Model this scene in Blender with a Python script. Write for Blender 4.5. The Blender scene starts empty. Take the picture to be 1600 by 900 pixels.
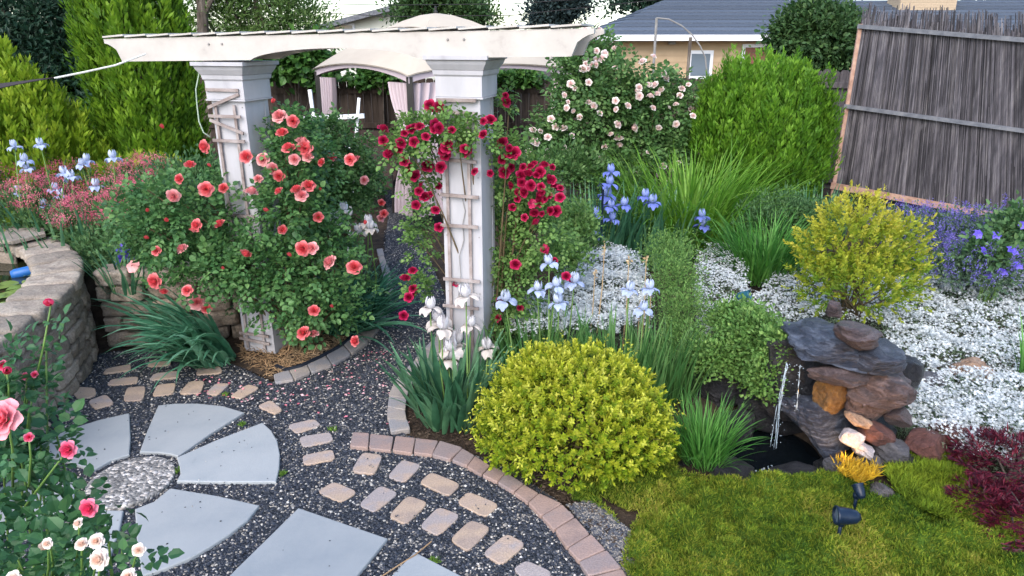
import bpy, math, random
import numpy as np
from mathutils import Vector, noise
PI = math.pi
scn = bpy.context.scene
col = scn.collection
rng = np.random.default_rng(7)
random.seed(7)
# ------------------------------------------------------------------ camera numbers
F = 1100.0; CZ = 2.45
TH = math.atan(388 / F); SN = math.sin(TH); CS = math.cos(TH)
def at(px, py, z=0.0):
    u = (px - 800) / F; w = (450 - py) / F
    t = (CZ - z) / (SN - w * CS)
    return np.array([u * t, (CS + w * SN) * t, z])
def dp(px, py, Y):
    u = (px - 800) / F; w = (450 - py) / F
    t = Y / (CS + w * SN)
    return np.array([u * t, Y, CZ + t * (w * CS - SN)])
def pxm(Y, z=0.3):
    "metres per photo pixel at that place"
    return (Y * CS + (CZ - z) * SN) / F

# ------------------------------------------------------------------ materials
MATS = {}
def newmat(name):
    m = bpy.data.materials.new(name); m.use_nodes = True
    nt = m.node_tree; nt.nodes.clear()
    out = nt.nodes.new('ShaderNodeOutputMaterial')
    MATS[name] = m
    return m, nt, out
def N(nt, t, **k):
    n = nt.nodes.new(t)
    for a, b in k.items():
        if a.startswith('i_'):
            key = a[2:]
            key = int(key) if key.isdigit() else key.replace('_', ' ')
            n.inputs[key].default_value = b
        else: setattr(n, a, b)
    return n
def ramp(nt, stops, interp='LINEAR'):
    r = nt.nodes.new('ShaderNodeValToRGB'); cr = r.color_ramp; cr.interpolation = interp
    while len(cr.elements) < len(stops): cr.elements.new(0.5)
    for e, (p, c) in zip(cr.elements, stops):
        e.position = p; e.color = (c[0], c[1], c[2], 1)
    return r
def leafmat(name, cols, transl=0.3, rough=0.5, spec=0.3, tint=None):
    m, nt, out = newmat(name)
    a = N(nt, 'ShaderNodeAttribute', attribute_name='rnd')
    k = len(cols)
    r = ramp(nt, [(i / (k - 1), c) for i, c in enumerate(cols)])
    nt.links.new(a.outputs['Fac'], r.inputs[0])
    tc = N(nt, 'ShaderNodeTexCoord')
    nz = N(nt, 'ShaderNodeTexNoise', i_Scale=14.0, i_Detail=3.0)
    nt.links.new(tc.outputs['Object'], nz.inputs['Vector'])
    mp = N(nt, 'ShaderNodeMapRange', i_1=0.3, i_2=0.7, i_3=0.75, i_4=1.25)
    nt.links.new(nz.outputs[0], mp.inputs[0])
    hs = N(nt, 'ShaderNodeHueSaturation')
    nt.links.new(r.outputs[0], hs.inputs['Color']); nt.links.new(mp.outputs[0], hs.inputs['Value'])
    p = N(nt, 'ShaderNodeBsdfPrincipled', i_Roughness=rough)
    p.inputs['Specular IOR Level'].default_value = spec
    nt.links.new(hs.outputs[0], p.inputs['Base Color'])
    transl = min(.5, transl * 1.3); t = N(nt, 'ShaderNodeBsdfTranslucent')
    nt.links.new(hs.outputs[0], t.inputs['Color'])
    mx = N(nt, 'ShaderNodeMixShader', i_0=transl)
    nt.links.new(p.outputs[0], mx.inputs[1]); nt.links.new(t.outputs[0], mx.inputs[2])
    nt.links.new(mx.outputs[0], out.inputs[0])
    return m
def pmat(name, cols, scale=5.0, rough=0.7, bump=0.3, bscale=None, stretch=(1, 1, 1), detail=6, spec=0.3, rnd=0.0, bdist=0.01, lo=0.3, hi=0.7, metallic=0, wet=None):
    m, nt, out = newmat(name)
    tc = N(nt, 'ShaderNodeTexCoord'); mp = N(nt, 'ShaderNodeMapping')
    mp.inputs['Scale'].default_value = stretch
    nt.links.new(tc.outputs['Object'], mp.inputs[0])
    nz = N(nt, 'ShaderNodeTexNoise', i_Scale=scale, i_Detail=float(detail), i_Roughness=0.65)
    nt.links.new(mp.outputs[0], nz.inputs['Vector'])
    k = len(cols)
    r = ramp(nt, [(lo + (hi - lo) * i / (k - 1), c) for i, c in enumerate(cols)])
    nt.links.new(nz.outputs[0], r.inputs[0])
    colr = r.outputs[0]
    if rnd:
        a = N(nt, 'ShaderNodeAttribute', attribute_name='rnd')
        mr = N(nt, 'ShaderNodeMapRange', i_1=0.0, i_2=1.0, i_3=1 - rnd, i_4=1 + rnd)
        nt.links.new(a.outputs['Fac'], mr.inputs[0])
        hs = N(nt, 'ShaderNodeHueSaturation')
        nt.links.new(colr, hs.inputs['Color']); nt.links.new(mr.outputs[0], hs.inputs['Value'])
        colr = hs.outputs[0]
    p = N(nt, 'ShaderNodeBsdfPrincipled', i_Roughness=rough, i_Metallic=float(metallic))
    p.inputs['Specular IOR Level'].default_value = spec
    nt.links.new(colr, p.inputs['Base Color'])
    if bump:
        n2 = N(nt, 'ShaderNodeTexNoise', i_Scale=bscale or scale * 4, i_Detail=8.0, i_Roughness=0.7)
        nt.links.new(mp.outputs[0], n2.inputs['Vector'])
        b = N(nt, 'ShaderNodeBump', i_Strength=bump, i_Distance=bdist)
        nt.links.new(n2.outputs[0], b.inputs['Height']); nt.links.new(b.outputs[0], p.inputs['Normal'])
    nt.links.new(p.outputs[0], out.inputs[0])
    return m
def stonemat(name, c1, c2, c3, rough=0.75, layer=0.0):
    "rock: large patches, fine grain, optional layering along z"
    m, nt, out = newmat(name)
    tc = N(nt, 'ShaderNodeTexCoord'); mp = N(nt, 'ShaderNodeMapping')
    mp.inputs['Scale'].default_value = (1, 1, 1 + layer * 6)
    nt.links.new(tc.outputs['Object'], mp.inputs[0])
    n1 = N(nt, 'ShaderNodeTexNoise', i_Scale=5.0, i_Detail=8.0, i_Roughness=0.7, i_Distortion=0.8)
    nt.links.new(mp.outputs[0], n1.inputs['Vector'])
    r = ramp(nt, [(0.3, c1), (0.5, c2), (0.68, c3)])
    nt.links.new(n1.outputs[0], r.inputs[0])
    n2 = N(nt, 'ShaderNodeTexNoise', i_Scale=60.0, i_Detail=5.0, i_Roughness=0.8)
    nt.links.new(tc.outputs['Object'], n2.inputs['Vector'])
    mr0 = N(nt, 'ShaderNodeMapRange', i_1=0.3, i_2=0.7, i_3=0.6, i_4=1.4)
    nt.links.new(n2.outputs[0], mr0.inputs[0])
    at_ = N(nt, 'ShaderNodeAttribute', attribute_name='rnd'); m2 = N(nt, 'ShaderNodeMapRange', i_1=0.0, i_2=1.0, i_3=0.72, i_4=1.28)
    nt.links.new(at_.outputs['Fac'], m2.inputs[0]); mr = N(nt, 'ShaderNodeMath', operation='MULTIPLY'); nt.links.new(mr0.outputs[0], mr.inputs[0]); nt.links.new(m2.outputs[0], mr.inputs[1])
    hs = N(nt, 'ShaderNodeHueSaturation')
    nt.links.new(r.outputs[0], hs.inputs['Color']); nt.links.new(mr.outputs[0], hs.inputs['Value'])
    p = N(nt, 'ShaderNodeBsdfPrincipled', i_Roughness=rough)
    nt.links.new(hs.outputs[0], p.inputs['Base Color'])
    n3 = N(nt, 'ShaderNodeTexNoise', i_Scale=12.0, i_Detail=10.0, i_Roughness=0.75)
    nt.links.new(mp.outputs[0], n3.inputs['Vector'])
    b = N(nt, 'ShaderNodeBump', i_Strength=1.0, i_Distance=0.05)
    nt.links.new(n3.outputs[0], b.inputs['Height']); nt.links.new(b.outputs[0], p.inputs['Normal'])
    nt.links.new(p.outputs[0], out.inputs[0])
    return m
def gravelmat(name, scale, dark, light, frac):
    m, nt, out = newmat(name)
    tc = N(nt, 'ShaderNodeTexCoord')
    wv = N(nt, 'ShaderNodeTexNoise', i_Scale=60.0, i_Detail=2.0)
    nt.links.new(tc.outputs['Object'], wv.inputs['Vector'])
    mx0 = N(nt, 'ShaderNodeVectorMath', operation='MULTIPLY_ADD')
    mx0.inputs[1].default_value = (0.012,) * 3
    nt.links.new(wv.outputs['Color'], mx0.inputs[0]); nt.links.new(tc.outputs['Object'], mx0.inputs[2])
    v = N(nt, 'ShaderNodeTexVoronoi', i_Scale=scale)
    nt.links.new(mx0.outputs[0], v.inputs['Vector'])
    sp = N(nt, 'ShaderNodeSeparateColor'); nt.links.new(v.outputs['Color'], sp.inputs[0])
    r = ramp(nt, [(0.0, dark[0]), (0.5, dark[1]), (1 - frac, dark[2]), (1 - frac + .01, light[0]), (1.0, light[1])])
    nt.links.new(sp.outputs[0], r.inputs[0])
    p = N(nt, 'ShaderNodeBsdfPrincipled', i_Roughness=0.65)
    nt.links.new(r.outputs[0], p.inputs['Base Color'])
    b = N(nt, 'ShaderNodeBump', i_Strength=0.9, i_Distance=0.012, invert=True)
    nt.links.new(v.outputs['Distance'], b.inputs['Height']); nt.links.new(b.outputs[0], p.inputs['Normal'])
    nt.links.new(p.outputs[0], out.inputs[0])
    return m

# ------------------------------------------------------------------ mesh builder
class B:
    def __init__(s): s.v = []; s.f = []; s.r = []; s.n = 0; s.m = []
    def add(s, v, f, r=0.5, mi=0):
        v = np.asarray(v, dtype=np.float64).reshape(-1, 3)
        s.v.append(v)
        if isinstance(f, np.ndarray): s.f.append(f + s.n); s.m.append(np.full(len(f), mi))
        else:
            for q in f:
                s.f.append(np.array([q]) + s.n); s.m.append(np.array([mi]))
        s.r.append(np.broadcast_to(np.asarray(r, dtype=np.float64), (len(v),)).copy())
        s.n += len(v)
    def mesh(s, name, mat, smooth=False):
        me = bpy.data.meshes.new(name)
        V = np.concatenate(s.v); me.vertices.add(len(V)); me.vertices.foreach_set('co', V.ravel())
        li = np.concatenate([f.ravel() for f in s.f]).astype(np.int32)
        tot = np.concatenate([np.full(len(f), f.shape[1]) for f in s.f])
        st = np.concatenate([[0], np.cumsum(tot)[:-1]]).astype(np.int32)
        me.loops.add(len(li)); me.loops.foreach_set('vertex_index', li)
        me.polygons.add(len(st)); me.polygons.foreach_set('loop_start', st)
        me.polygons.foreach_set('use_smooth', np.full(len(st), bool(smooth)))
        a = me.attributes.new('rnd', 'FLOAT', 'POINT'); a.data.foreach_set('value', np.concatenate(s.r))
        ms = mat if isinstance(mat, (list, tuple)) else [mat]
        for q in ms: me.materials.append(q if not isinstance(q, str) else MATS[q])
        if len(ms) > 1: me.polygons.foreach_set('material_index', np.concatenate(s.m).astype(np.int32))
        me.update(calc_edges=True)
        return me
    def build(s, name, mat, parent=None, smooth=False, label=None, cat=None, group=None, kind=None, origin=None, plabel=None):
        if not s.v: return None
        if origin is None:
            if parent is not None: origin = Vector(parent.location)
            else:
                V = np.concatenate(s.v); lo = V.min(0); hi = V.max(0)
                origin = Vector(((lo[0] + hi[0]) / 2, (lo[1] + hi[1]) / 2, lo[2]))
        if parent is not None: origin = wloc(parent)
        o0 = np.array(origin)
        for k in range(len(s.v)): s.v[k] = s.v[k] - o0
        me = s.mesh(name, mat, smooth)
        o = bpy.data.objects.new(name, me); col.objects.link(o)
        if parent is not None: o.parent = parent
        else: o.location = origin
        tag(o, label, cat, group, kind)
        return o
def wloc(o):
    p = Vector((0, 0, 0))
    while o is not None: p = p + o.location; o = o.parent
    return p
def tag(o, label=None, cat=None, group=None, kind=None):
    if label: o['label'] = label
    if cat: o['category'] = cat
    if group: o['group'] = group
    if kind: o['kind'] = kind
    return o
def thing(name, label, cat, loc=(0, 0, 0), group=None, kind=None):
    o = bpy.data.objects.new(name, None); col.objects.link(o); o.location = Vector([float(c) for c in loc])
    o.empty_display_size = 0.1
    return tag(o, label, cat, group, kind)
def place(name, me, parent, p, rot=(0, 0, 0), sc=1.0):
    "a linked copy of a mesh as a part"
    o = bpy.data.objects.new(name, me); col.objects.link(o); o.parent = parent
    o.location = Vector([float(c) for c in p]) - wloc(parent)
    o.rotation_euler = rot; o.scale = (sc, sc, sc)
    return o

BOXF = np.array([[0, 3, 2, 1], [4, 5, 6, 7], [0, 1, 5, 4], [1, 2, 6, 5], [2, 3, 7, 6], [3, 0, 4, 7]])
def box(b, lo, hi, r=0.5, R=None, c=None):
    x0, y0, z0 = lo; x1, y1, z1 = hi
    v = np.array([[x0, y0, z0], [x1, y0, z0], [x1, y1, z0], [x0, y1, z0], [x0, y0, z1], [x1, y0, z1], [x1, y1, z1], [x0, y1, z1]], float)
    if R is not None: v = (v - c) @ R.T + c
    b.add(v, BOXF, r)
def beam_box(b, p, q, w, h, r=0.5, up=(0, 0, 1)):
    p = np.array(p, float); q = np.array(q, float); d = q - p; d /= np.linalg.norm(d)
    up = np.array(up, float); x = np.cross(d, up); x /= np.linalg.norm(x); z = np.cross(x, d)
    v = [e + x * sx * w / 2 + z * sz * h / 2 for e in (p, q) for sx, sz in ((-1, -1), (1, -1), (1, 1), (-1, 1))]
    b.add(v, BOXF, r)
def bevbox(b, pts_bottom, h, bev=0.01, r=0.5, rough=0.0):
    "polygon slab (CCW corner points, z of base) with a bevelled top edge"
    P = np.array(pts_bottom, float)
    area = 0.5 * np.sum(P[:, 0] * np.roll(P[:, 1], -1) - np.roll(P[:, 0], -1) * P[:, 1])
    if area < 0: P = P[::-1].copy()
    n = len(P); c = P.mean(0)
    nx = np.roll(P, -1, 0); pv = np.roll(P, 1, 0)
    e1 = nx - P; e2 = P - pv
    nrm = []
    for a, d in ((e1, 0), (e2, 0)):
        q = np.stack([a[:, 1], -a[:, 0]], 1); q /= np.linalg.norm(q, axis=1)[:, None] + 1e-9; nrm.append(q)
    m = nrm[0] + nrm[1]; m /= (np.sum(m * nrm[0], axis=1)[:, None] + 1e-9)
    m = np.clip(m, -2, 2)
    def ring(ins, z):
        R = P.copy(); R[:, :2] -= m * ins; R[:, 2] += z; return R
    rings = [ring(0, 0), ring(0, h - bev), ring(bev * .35, h - bev * .3), ring(bev, h)]
    V = np.concatenate(rings)
    F_ = []
    for k in range(3):
        for i in range(n):
            j = (i + 1) % n
            F_.append([k * n + i, k * n + j, (k + 1) * n + j, (k + 1) * n + i])
    b.add(V, np.array(F_), r)
    F2 = [[k for k in range(3 * n, 4 * n)]]
    b.f.append(np.array(F2) + b.n - len(V)); b.m.append(np.array([0]))
def roundpoly(C, fr=0.22, k=3):
    "round the corners of a polygon"
    C = np.array(C, float); n = len(C); out = []
    for i in range(n):
        p0 = C[(i - 1) % n]; p1 = C[i]; p2 = C[(i + 1) % n]
        a = p1 + (p0 - p1) * fr; c = p1 + (p2 - p1) * fr
        for j in range(k + 1):
            t = j / k
            out.append((1 - t) ** 2 * a + 2 * t * (1 - t) * p1 + t * t * c)
    return np.array(out)
def tube(b, pts, rad, n=6, r=0.5, cap=True):
    P = np.array(pts, float); m = len(P)
    rad = np.broadcast_to(np.asarray(rad, float), (m,))
    T = np.gradient(P, axis=0); T /= np.linalg.norm(T, axis=1)[:, None] + 1e-9
    ref = np.array([0, 0, 1.0]) if abs(T[0][2]) < .9 else np.array([1.0, 0, 0])
    V = []
    for i in range(m):
        x = np.cross(T[i], ref); x /= np.linalg.norm(x) + 1e-9; y = np.cross(T[i], x)
        for k in range(n):
            a = 2 * PI * k / n
            V.append(P[i] + rad[i] * (math.cos(a) * x + math.sin(a) * y))
    Fq = [[i * n + k, i * n + (k + 1) % n, (i + 1) * n + (k + 1) % n, (i + 1) * n + k] for i in range(m - 1) for k in range(n)]
    b.add(V, np.array(Fq), r)
    if cap:
        for s, off in ((1, (m - 1) * n), (-1, 0)):
            ids = [off + k for k in range(n)][::s]
            b.f.append(np.array([ids]) + b.n - len(V)); b.m.append(np.array([0]))
def lathe(b, c, prof, n=16, r=0.5, axis=None):
    "prof list of (radius, z)"
    c = np.array(c, float); V = []
    for (q, z) in prof:
        for k in range(n):
            a = 2 * PI * k / n; V.append([q * math.cos(a), q * math.sin(a), z])
    V = np.array(V)
    if axis is not None: V = V @ frame(np.array(axis, float)).T
    m = len(prof)
    Fq = [[i * n + k, i * n + (k + 1) % n, (i + 1) * n + (k + 1) % n, (i + 1) * n + k] for i in range(m - 1) for k in range(n)]
    b.add(V + c, np.array(Fq), r)
def frame(z):
    z = z / np.linalg.norm(z); ref = np.array([0, 1.0, 0]) if abs(z[1]) < .9 else np.array([1.0, 0, 0])
    x = np.cross(ref, z); x /= np.linalg.norm(x); y = np.cross(z, x)
    return np.stack([x, y, z], 1)

# ------------------------------------------------------------------ foliage
def unit(a): return a / (np.linalg.norm(a, axis=-1, keepdims=True) + 1e-9)
T_OVAL = (np.array([(0, 0, 0), (-.5, .32, .14), (0, .36, 0), (.5, .32, .14), (-.42, .68, .08), (0, .72, -.05), (.42, .68, .08), (0, 1, -.18)]),
          np.array([[0, 2, 1], [0, 3, 2], [1, 2, 5], [1, 5, 4], [2, 3, 6], [2, 6, 5], [4, 5, 7], [5, 6, 7]]))
T_SMALL = (np.array([(0, 0, 0), (-.5, .5, .12), (.5, .5, .12), (0, 1, -.05), (0, .5, -.06)]), np.array([[0, 4, 1], [0, 2, 4], [1, 4, 3], [4, 2, 3]]))
T_FLAKE = (np.array([(0, 0, 0), (-.5, .45, 0), (.5, .55, 0), (0, 1, 0)]), np.array([[0, 2, 1], [1, 2, 3]]))
def star(k=5, cup=0.25, inner=0.35):
    v = [(0, 0, 0)]
    for i in range(2 * k):
        a = PI * i / k; q = 0.5 if i % 2 == 0 else inner * .5
        v.append((q * math.cos(a), q * math.sin(a), cup * (0.5 if i % 2 == 0 else .2)))
    f = [[0, 1 + i, 1 + (i + 1) % (2 * k)] for i in range(2 * k)]
    return np.array(v), np.array(f)
T_STAR = star()
def inst(b, P, A, Nn, L, W, tm, r, mi=0):
    "instances of a template: y along A, z about Nn"
    P = np.asarray(P); n = len(P)
    if n == 0: return
    y = unit(A); x = unit(np.cross(y, Nn)); z = np.cross(x, y)
    L = np.broadcast_to(L, (n,)); W = np.broadcast_to(W, (n,))
    tv, tf = tm; k = len(tv)
    V = P[:, None, :] + x[:, None, :] * (tv[None, :, 0, None] * W[:, None, None]) + y[:, None, :] * (tv[None, :, 1, None] * L[:, None, None]) + z[:, None, :] * (tv[None, :, 2, None] * W[:, None, None])
    Fc = (tf[None] + (np.arange(n) * k)[:, None, None]).reshape(-1, tf.shape[1])
    b.add(V.reshape(-1, 3), Fc, np.repeat(np.clip(np.broadcast_to(r, (n,)), 0, 1), k), mi)
def rdir(n): return unit(rng.normal(size=(n, 3)))
class Blob:
    "ellipsoid: centre, radii"
    def __init__(s, px, py, Y, rx, rz, ry=None, raw=None):
        s.c = np.array(raw) if raw is not None else dp(px, py, Y)
        m = pxm(Y, s.c[2]) if raw is None else 1
        s.r = np.array([rx * m, (ry if ry is not None else rx * m), rz * m])
def surf(blobs, n, lo=.8, hi=1.0, zmin=-.4):
    w = np.array([(b.r[0] * b.r[2] + b.r[0] * b.r[1] + b.r[1] * b.r[2]) for b in blobs]); w /= w.sum()
    out = []; nr = []
    need = n
    while need > 0:
        k = need * 3 + 10
        idx = rng.choice(len(blobs), k, p=w)
        d = rdir(k); d = d[:]; ok = d[:, 2] > zmin
        idx = idx[ok]; d = d[ok]
        C = np.array([blobs[i].c for i in idx]); R = np.array([blobs[i].r for i in idx])
        P = C + d * R * rng.uniform(lo, hi, (len(d), 1))
        # drop what lies deep inside another blob
        keep = np.ones(len(P), bool)
        for i, q in enumerate(blobs):
            e = ((P - q.c) / q.r); e = (e ** 2).sum(1) ** .5
            keep &= ~((e < .7 * lo) & (idx != i))
        P = P[keep]; nn = unit(d[keep] / R[keep])
        out.append(P[:need]); nr.append(nn[:need]); need -= len(P[:need])
    return np.concatenate(out), np.concatenate(nr)
def bush(b, blobs, ncl, per, rc, L, W, tm=T_SMALL, up=.4, spread=.9, lo=.55, hi=1.05, zmin=-.5, gmin=None, crnd=.5, flat=.6, pts=None):
    Cc, No = surf(blobs, ncl, lo, hi, zmin) if pts is None else pts
    ncl = len(Cc)
    cr = rng.uniform(0, 1, ncl)
    I = np.repeat(np.arange(ncl), per)
    n = len(I)
    off = rng.normal(size=(n, 3)) * rc * rng.uniform(.6, 1.3, ncl)[I][:, None]
    P = Cc[I] + off
    o = unit(No[I] * .7 + unit(off) * .6)
    A = unit(o + rdir(n) * spread + np.array([0, 0, up]))
    Nn = o * .5 + rdir(n) * (1 - flat) + np.array([0, 0, flat])
    r = cr[I] * crnd + rng.uniform(0, 1, n) * (1 - crnd)
    s = rng.uniform(.65, 1.25, n)
    if gmin is not None:
        ok = P[:, 2] > gmin; P, A, Nn, r, s = P[ok], A[ok], Nn[ok], r[ok], s[ok]
    inst(b, P, A, Nn, L * s, W * s, tm, r)
    return Cc, No
def rose_foliage(b, blobs, nspray, L=.045, lo=.4, hi=1.05, zmin=-.7, gmin=.03, spread=.8, pts=None):
    "sprays of compound leaves: five leaflets on a stalk"
    Cc, No = surf(blobs, nspray, lo, hi, zmin) if pts is None else pts
    n = len(Cc)
    A = unit(No * .8 + rdir(n) * spread + np.array([0, 0, .1]))
    side = unit(np.cross(A, No * .4 + rdir(n) * .5 + np.array([0, 0, .9]))); nrm = np.cross(side, A)
    r0 = rng.uniform(0, 1, n); sc = rng.uniform(.7, 1.3, n)
    for (along, sd, k) in ((1.9, 0, 1.15), (1.3, 1, 1), (1.3, -1, 1), (.5, 1, .85), (.5, -1, .85)):
        P = Cc + A * (along * L * sc)[:, None] + side * (sd * .12 * L)
        ax = unit(A * (1 if sd == 0 else .35) + side * sd + rdir(n) * .18)
        nn = nrm + rdir(n) * .3
        ok = P[:, 2] > gmin
        inst(b, P[ok], ax[ok], nn[ok], (L * k * sc)[ok], (L * .72 * k * sc)[ok], T_OVAL, (r0 * .6 + rng.uniform(0, .4, n))[ok])
def canes(b, base, tips, r0=.008, r1=.003, sag=.15, n=5):
    for t in tips:
        p0 = np.array(base) + np.array([random.uniform(-.08, .08), random.uniform(-.06, .06), 0]); t = np.array(t)
        mid = (p0 + t) / 2 + np.array([random.uniform(-.1, .1), random.uniform(-.08, .08), np.linalg.norm(t - p0) * sag])
        s = np.linspace(0, 1, 7)[:, None]
        P = (1 - s) ** 2 * p0 + 2 * s * (1 - s) * mid + s * s * t
        tube(b, P, np.linspace(r0, r1, 7), n, random.random(), cap=False)
def blades(b, base, az, lean, bend, L, W, seg=7, fold=.22, tip=2.5, twist=0.35, gmin=None, neck=.55):
    n = len(base); s = np.linspace(0, 1, seg + 1)
    az = np.broadcast_to(az, (n,)); lean = np.broadcast_to(lean, (n,)); bend = np.broadcast_to(bend, (n,))
    L = np.broadcast_to(L, (n,)); W = np.broadcast_to(W, (n,))
    th = lean[:, None] + bend[:, None] * s[None] ** 1.6
    ds = 1 / seg
    hx = np.cumsum(np.concatenate([np.zeros((n, 1)), np.sin((th[:, 1:] + th[:, :-1]) / 2) * ds], 1), 1) * L[:, None]
    hz = np.cumsum(np.concatenate([np.zeros((n, 1)), np.cos((th[:, 1:] + th[:, :-1]) / 2) * ds], 1), 1) * L[:, None]
    d = np.stack([np.cos(az), np.sin(az), np.zeros(n)], 1)
    P = base[:, None, :] + d[:, None, :] * hx[..., None]; P[..., 2] += hz
    if gmin is not None: P[..., 2] = np.maximum(P[..., 2], gmin + rng.uniform(0, .02, (n, 1)))
    tw = rng.uniform(-twist, twist, n)[:, None] * (0.3 + s[None])
    sd = np.stack([-np.sin(az), np.cos(az), np.zeros(n)], 1)
    nr = np.stack([d[:, None, 0] * -np.cos(th), d[:, None, 1] * -np.cos(th), np.sin(th)], -1)
    S = sd[:, None, :] * np.cos(tw)[..., None] + nr * np.sin(tw)[..., None]
    Nn = np.cross(S, np.gradient(P, axis=1)); Nn = unit(Nn)
    w = (neck + (1 - neck) * np.minimum(1, s * 3)) * np.clip(1 - s ** tip, 0.02, 1)
    w = w[None] * W[:, None] / 2
    V = np.stack([P - S * w[..., None] , P + Nn * (w * fold * 2)[..., None], P + S * w[..., None]], 2)  # n,seg+1,3,3
    k = (seg + 1) * 3
    q = []
    for i in range(seg):
        for j in range(2): q.append([i * 3 + j, i * 3 + j + 1, (i + 1) * 3 + j + 1, (i + 1) * 3 + j])
    q = np.array(q)
    Fc = (q[None] + (np.arange(n) * k)[:, None, None]).reshape(-1, 4)
    b.add(V.reshape(-1, 3), Fc, np.repeat(rng.uniform(0, 1, n), k))
    return P[:, -1]
def clump(b, c, n, rad, L, W, lean=(.1, .7), bend=(.2, 1.2), fan=None, gmin=None, **k):
    c = np.array(c, float)
    a = rng.uniform(0, 2 * PI, n); q = rng.uniform(0, 1, n) ** .5
    base = np.stack([c[0] + rad * q * np.cos(a), c[1] + rad * q * np.sin(a), np.full(n, c[2])], 1)
    az = a + rng.normal(0, .5, n)
    if fan is not None: az = rng.uniform(fan[0], fan[1], n)
    return blades(b, base, az, rng.uniform(*lean, n) * (.4 + .6 * q), rng.uniform(*bend, n), L * rng.uniform(.6, 1.1, n), W * rng.uniform(.7, 1.2, n), gmin=gmin, **k)
def petals(b, k, a0, a1, Ln, hw, r0, z0, az0=0, nu=4, nv=5, ruf=0.05, rr=.5, tipc=.25, curl=0, bulge=None):
    "k petals wrapped round an axis; slope goes from a0 to a1 (0 = upright)"
    for i in range(k):
        az = az0 + 2 * PI * i / k + random.uniform(-.12, .12); V = []
        ph = random.uniform(0, 6)
        for iv in range(nv + 1):
            v = iv / nv
            for iu in range(nu + 1):
                u = -1 + 2 * iu / nu
                vv = v * (1 - tipc * u * u)
                m = 8; rr_ = r0; zz = z0
                for q in range(m):
                    t = (q + .5) / m * vv; an = a0 + (a1 - a0) * t ** 1.3
                    rr_ += math.sin(an) * Ln * vv / m; zz += math.cos(an) * Ln * vv / m
                wid = hw * (.72 + .28 * math.sin(PI * min(1, .1 + .8 * v)) if bulge is None else bulge(v))
                da = u * wid
                ru = ruf * Ln * math.sin(u * 5 + ph) * v * v
                rad = max(rr_, .001)
                V.append([rad * math.cos(az + da), rad * math.sin(az + da), zz + ru])
        Fq = [[iv * (nu + 1) + iu, iv * (nu + 1) + iu + 1, (iv + 1) * (nu + 1) + iu + 1, (iv + 1) * (nu + 1) + iu] for iv in range(nv) for iu in range(nu)]
        b.add(V, np.array(Fq), rr + random.uniform(-.12, .12))
def rose_mesh(name, mat, R=.04, full=1.0, nu=4, nv=4):
    "double rose bloom about 2R across, opening towards +z"
    b = B()
    petals(b, 5, .85, 1.75 * full, R * 1.05, .74, R * .12, 0, 0, nu, nv, .09, .8, .16)
    petals(b, 5, .7, 1.3 * full, R * 1.0, .74, R * .1, R * .04, .6, nu, nv, .08, .62, .16)
    petals(b, 5, .5, .85 * full, R * .95, .78, R * .08, R * .08, .2, nu, nv, .07, .45, .15)
    petals(b, 5, .36, .5, R * .95, .8, R * .07, R * .12, .4, nu, nv, .07, .38, .12)
    petals(b, 4, .22, .15, R * .95, .95, R * .06, R * .15, .9, nu, nv, .06, .28, .1)
    petals(b, 3, .12, -.1, R * .92, 1.1, R * .04, R * .2, .1, nu, nv, .05, .15, .1)
    return b.mesh(name, mat, True)
def bud_mesh(name, mat, R=.012):
    b = B()
    petals(b, 4, .5, -.25, R * 2.6, .9, R * .3, 0, 0, 3, 4, .02, .3)
    petals(b, 3, .3, -.2, R * 2.8, 1.1, R * .15, 0, .5, 3, 4, .02, .6)
    return b.mesh(name, mat, True)
def iris_mesh(name, mat, R=.05):
    b = B()
    bul = lambda v: .25 + .75 * math.sin(PI * min(1, v * .8 + .05))
    petals(b, 3, .95, -1.0, R * 1.35, 1.0, R * .15, 0, 0, 7, 6, .16, .75, .12, bulge=bul)
    petals(b, 3, 1.15, 3.0, R * 1.35, .85, R * .15, 0, PI / 3, 7, 6, .18, .3, .12, bulge=bul)
    petals(b, 3, .9, 1.3, R * .5, .3, R * .1, R * .05, PI / 3, 3, 3, .0, .95)
    return b.mesh(name, mat, True)
def front(px, py, blobs, Y0, k=1.0):
    "where the ray through a pixel first meets the blobs"
    u = (px - 800) / F; w = (450 - py) / F
    d = np.array([u, CS + w * SN, -SN + w * CS]); o = np.array([0, 0, CZ]); best = None
    for q in blobs:
        oo = (o - q.c) / (q.r * k); dd = d / (q.r * k)
        a = dd @ dd; bb = 2 * oo @ dd; c = oo @ oo - 1; D = bb * bb - 4 * a * c
        if D > 0:
            t = (-bb - D ** .5) / 2 / a
            if best is None or t < best: best = t
    return o + d * best if best is not None else dp(px, py, Y0)
def face_cam(p, jit=.5):
    "rotation that turns +z mostly upwards and outwards"
    d = unit(np.array([0, -1.0, .75]) + np.random.default_rng(int(abs(p[0] * 1e4 + p[2] * 1e3)) % 9999).normal(0, jit, 3))
    return Vector(d).to_track_quat('Z', 'Y').to_euler()
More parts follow.
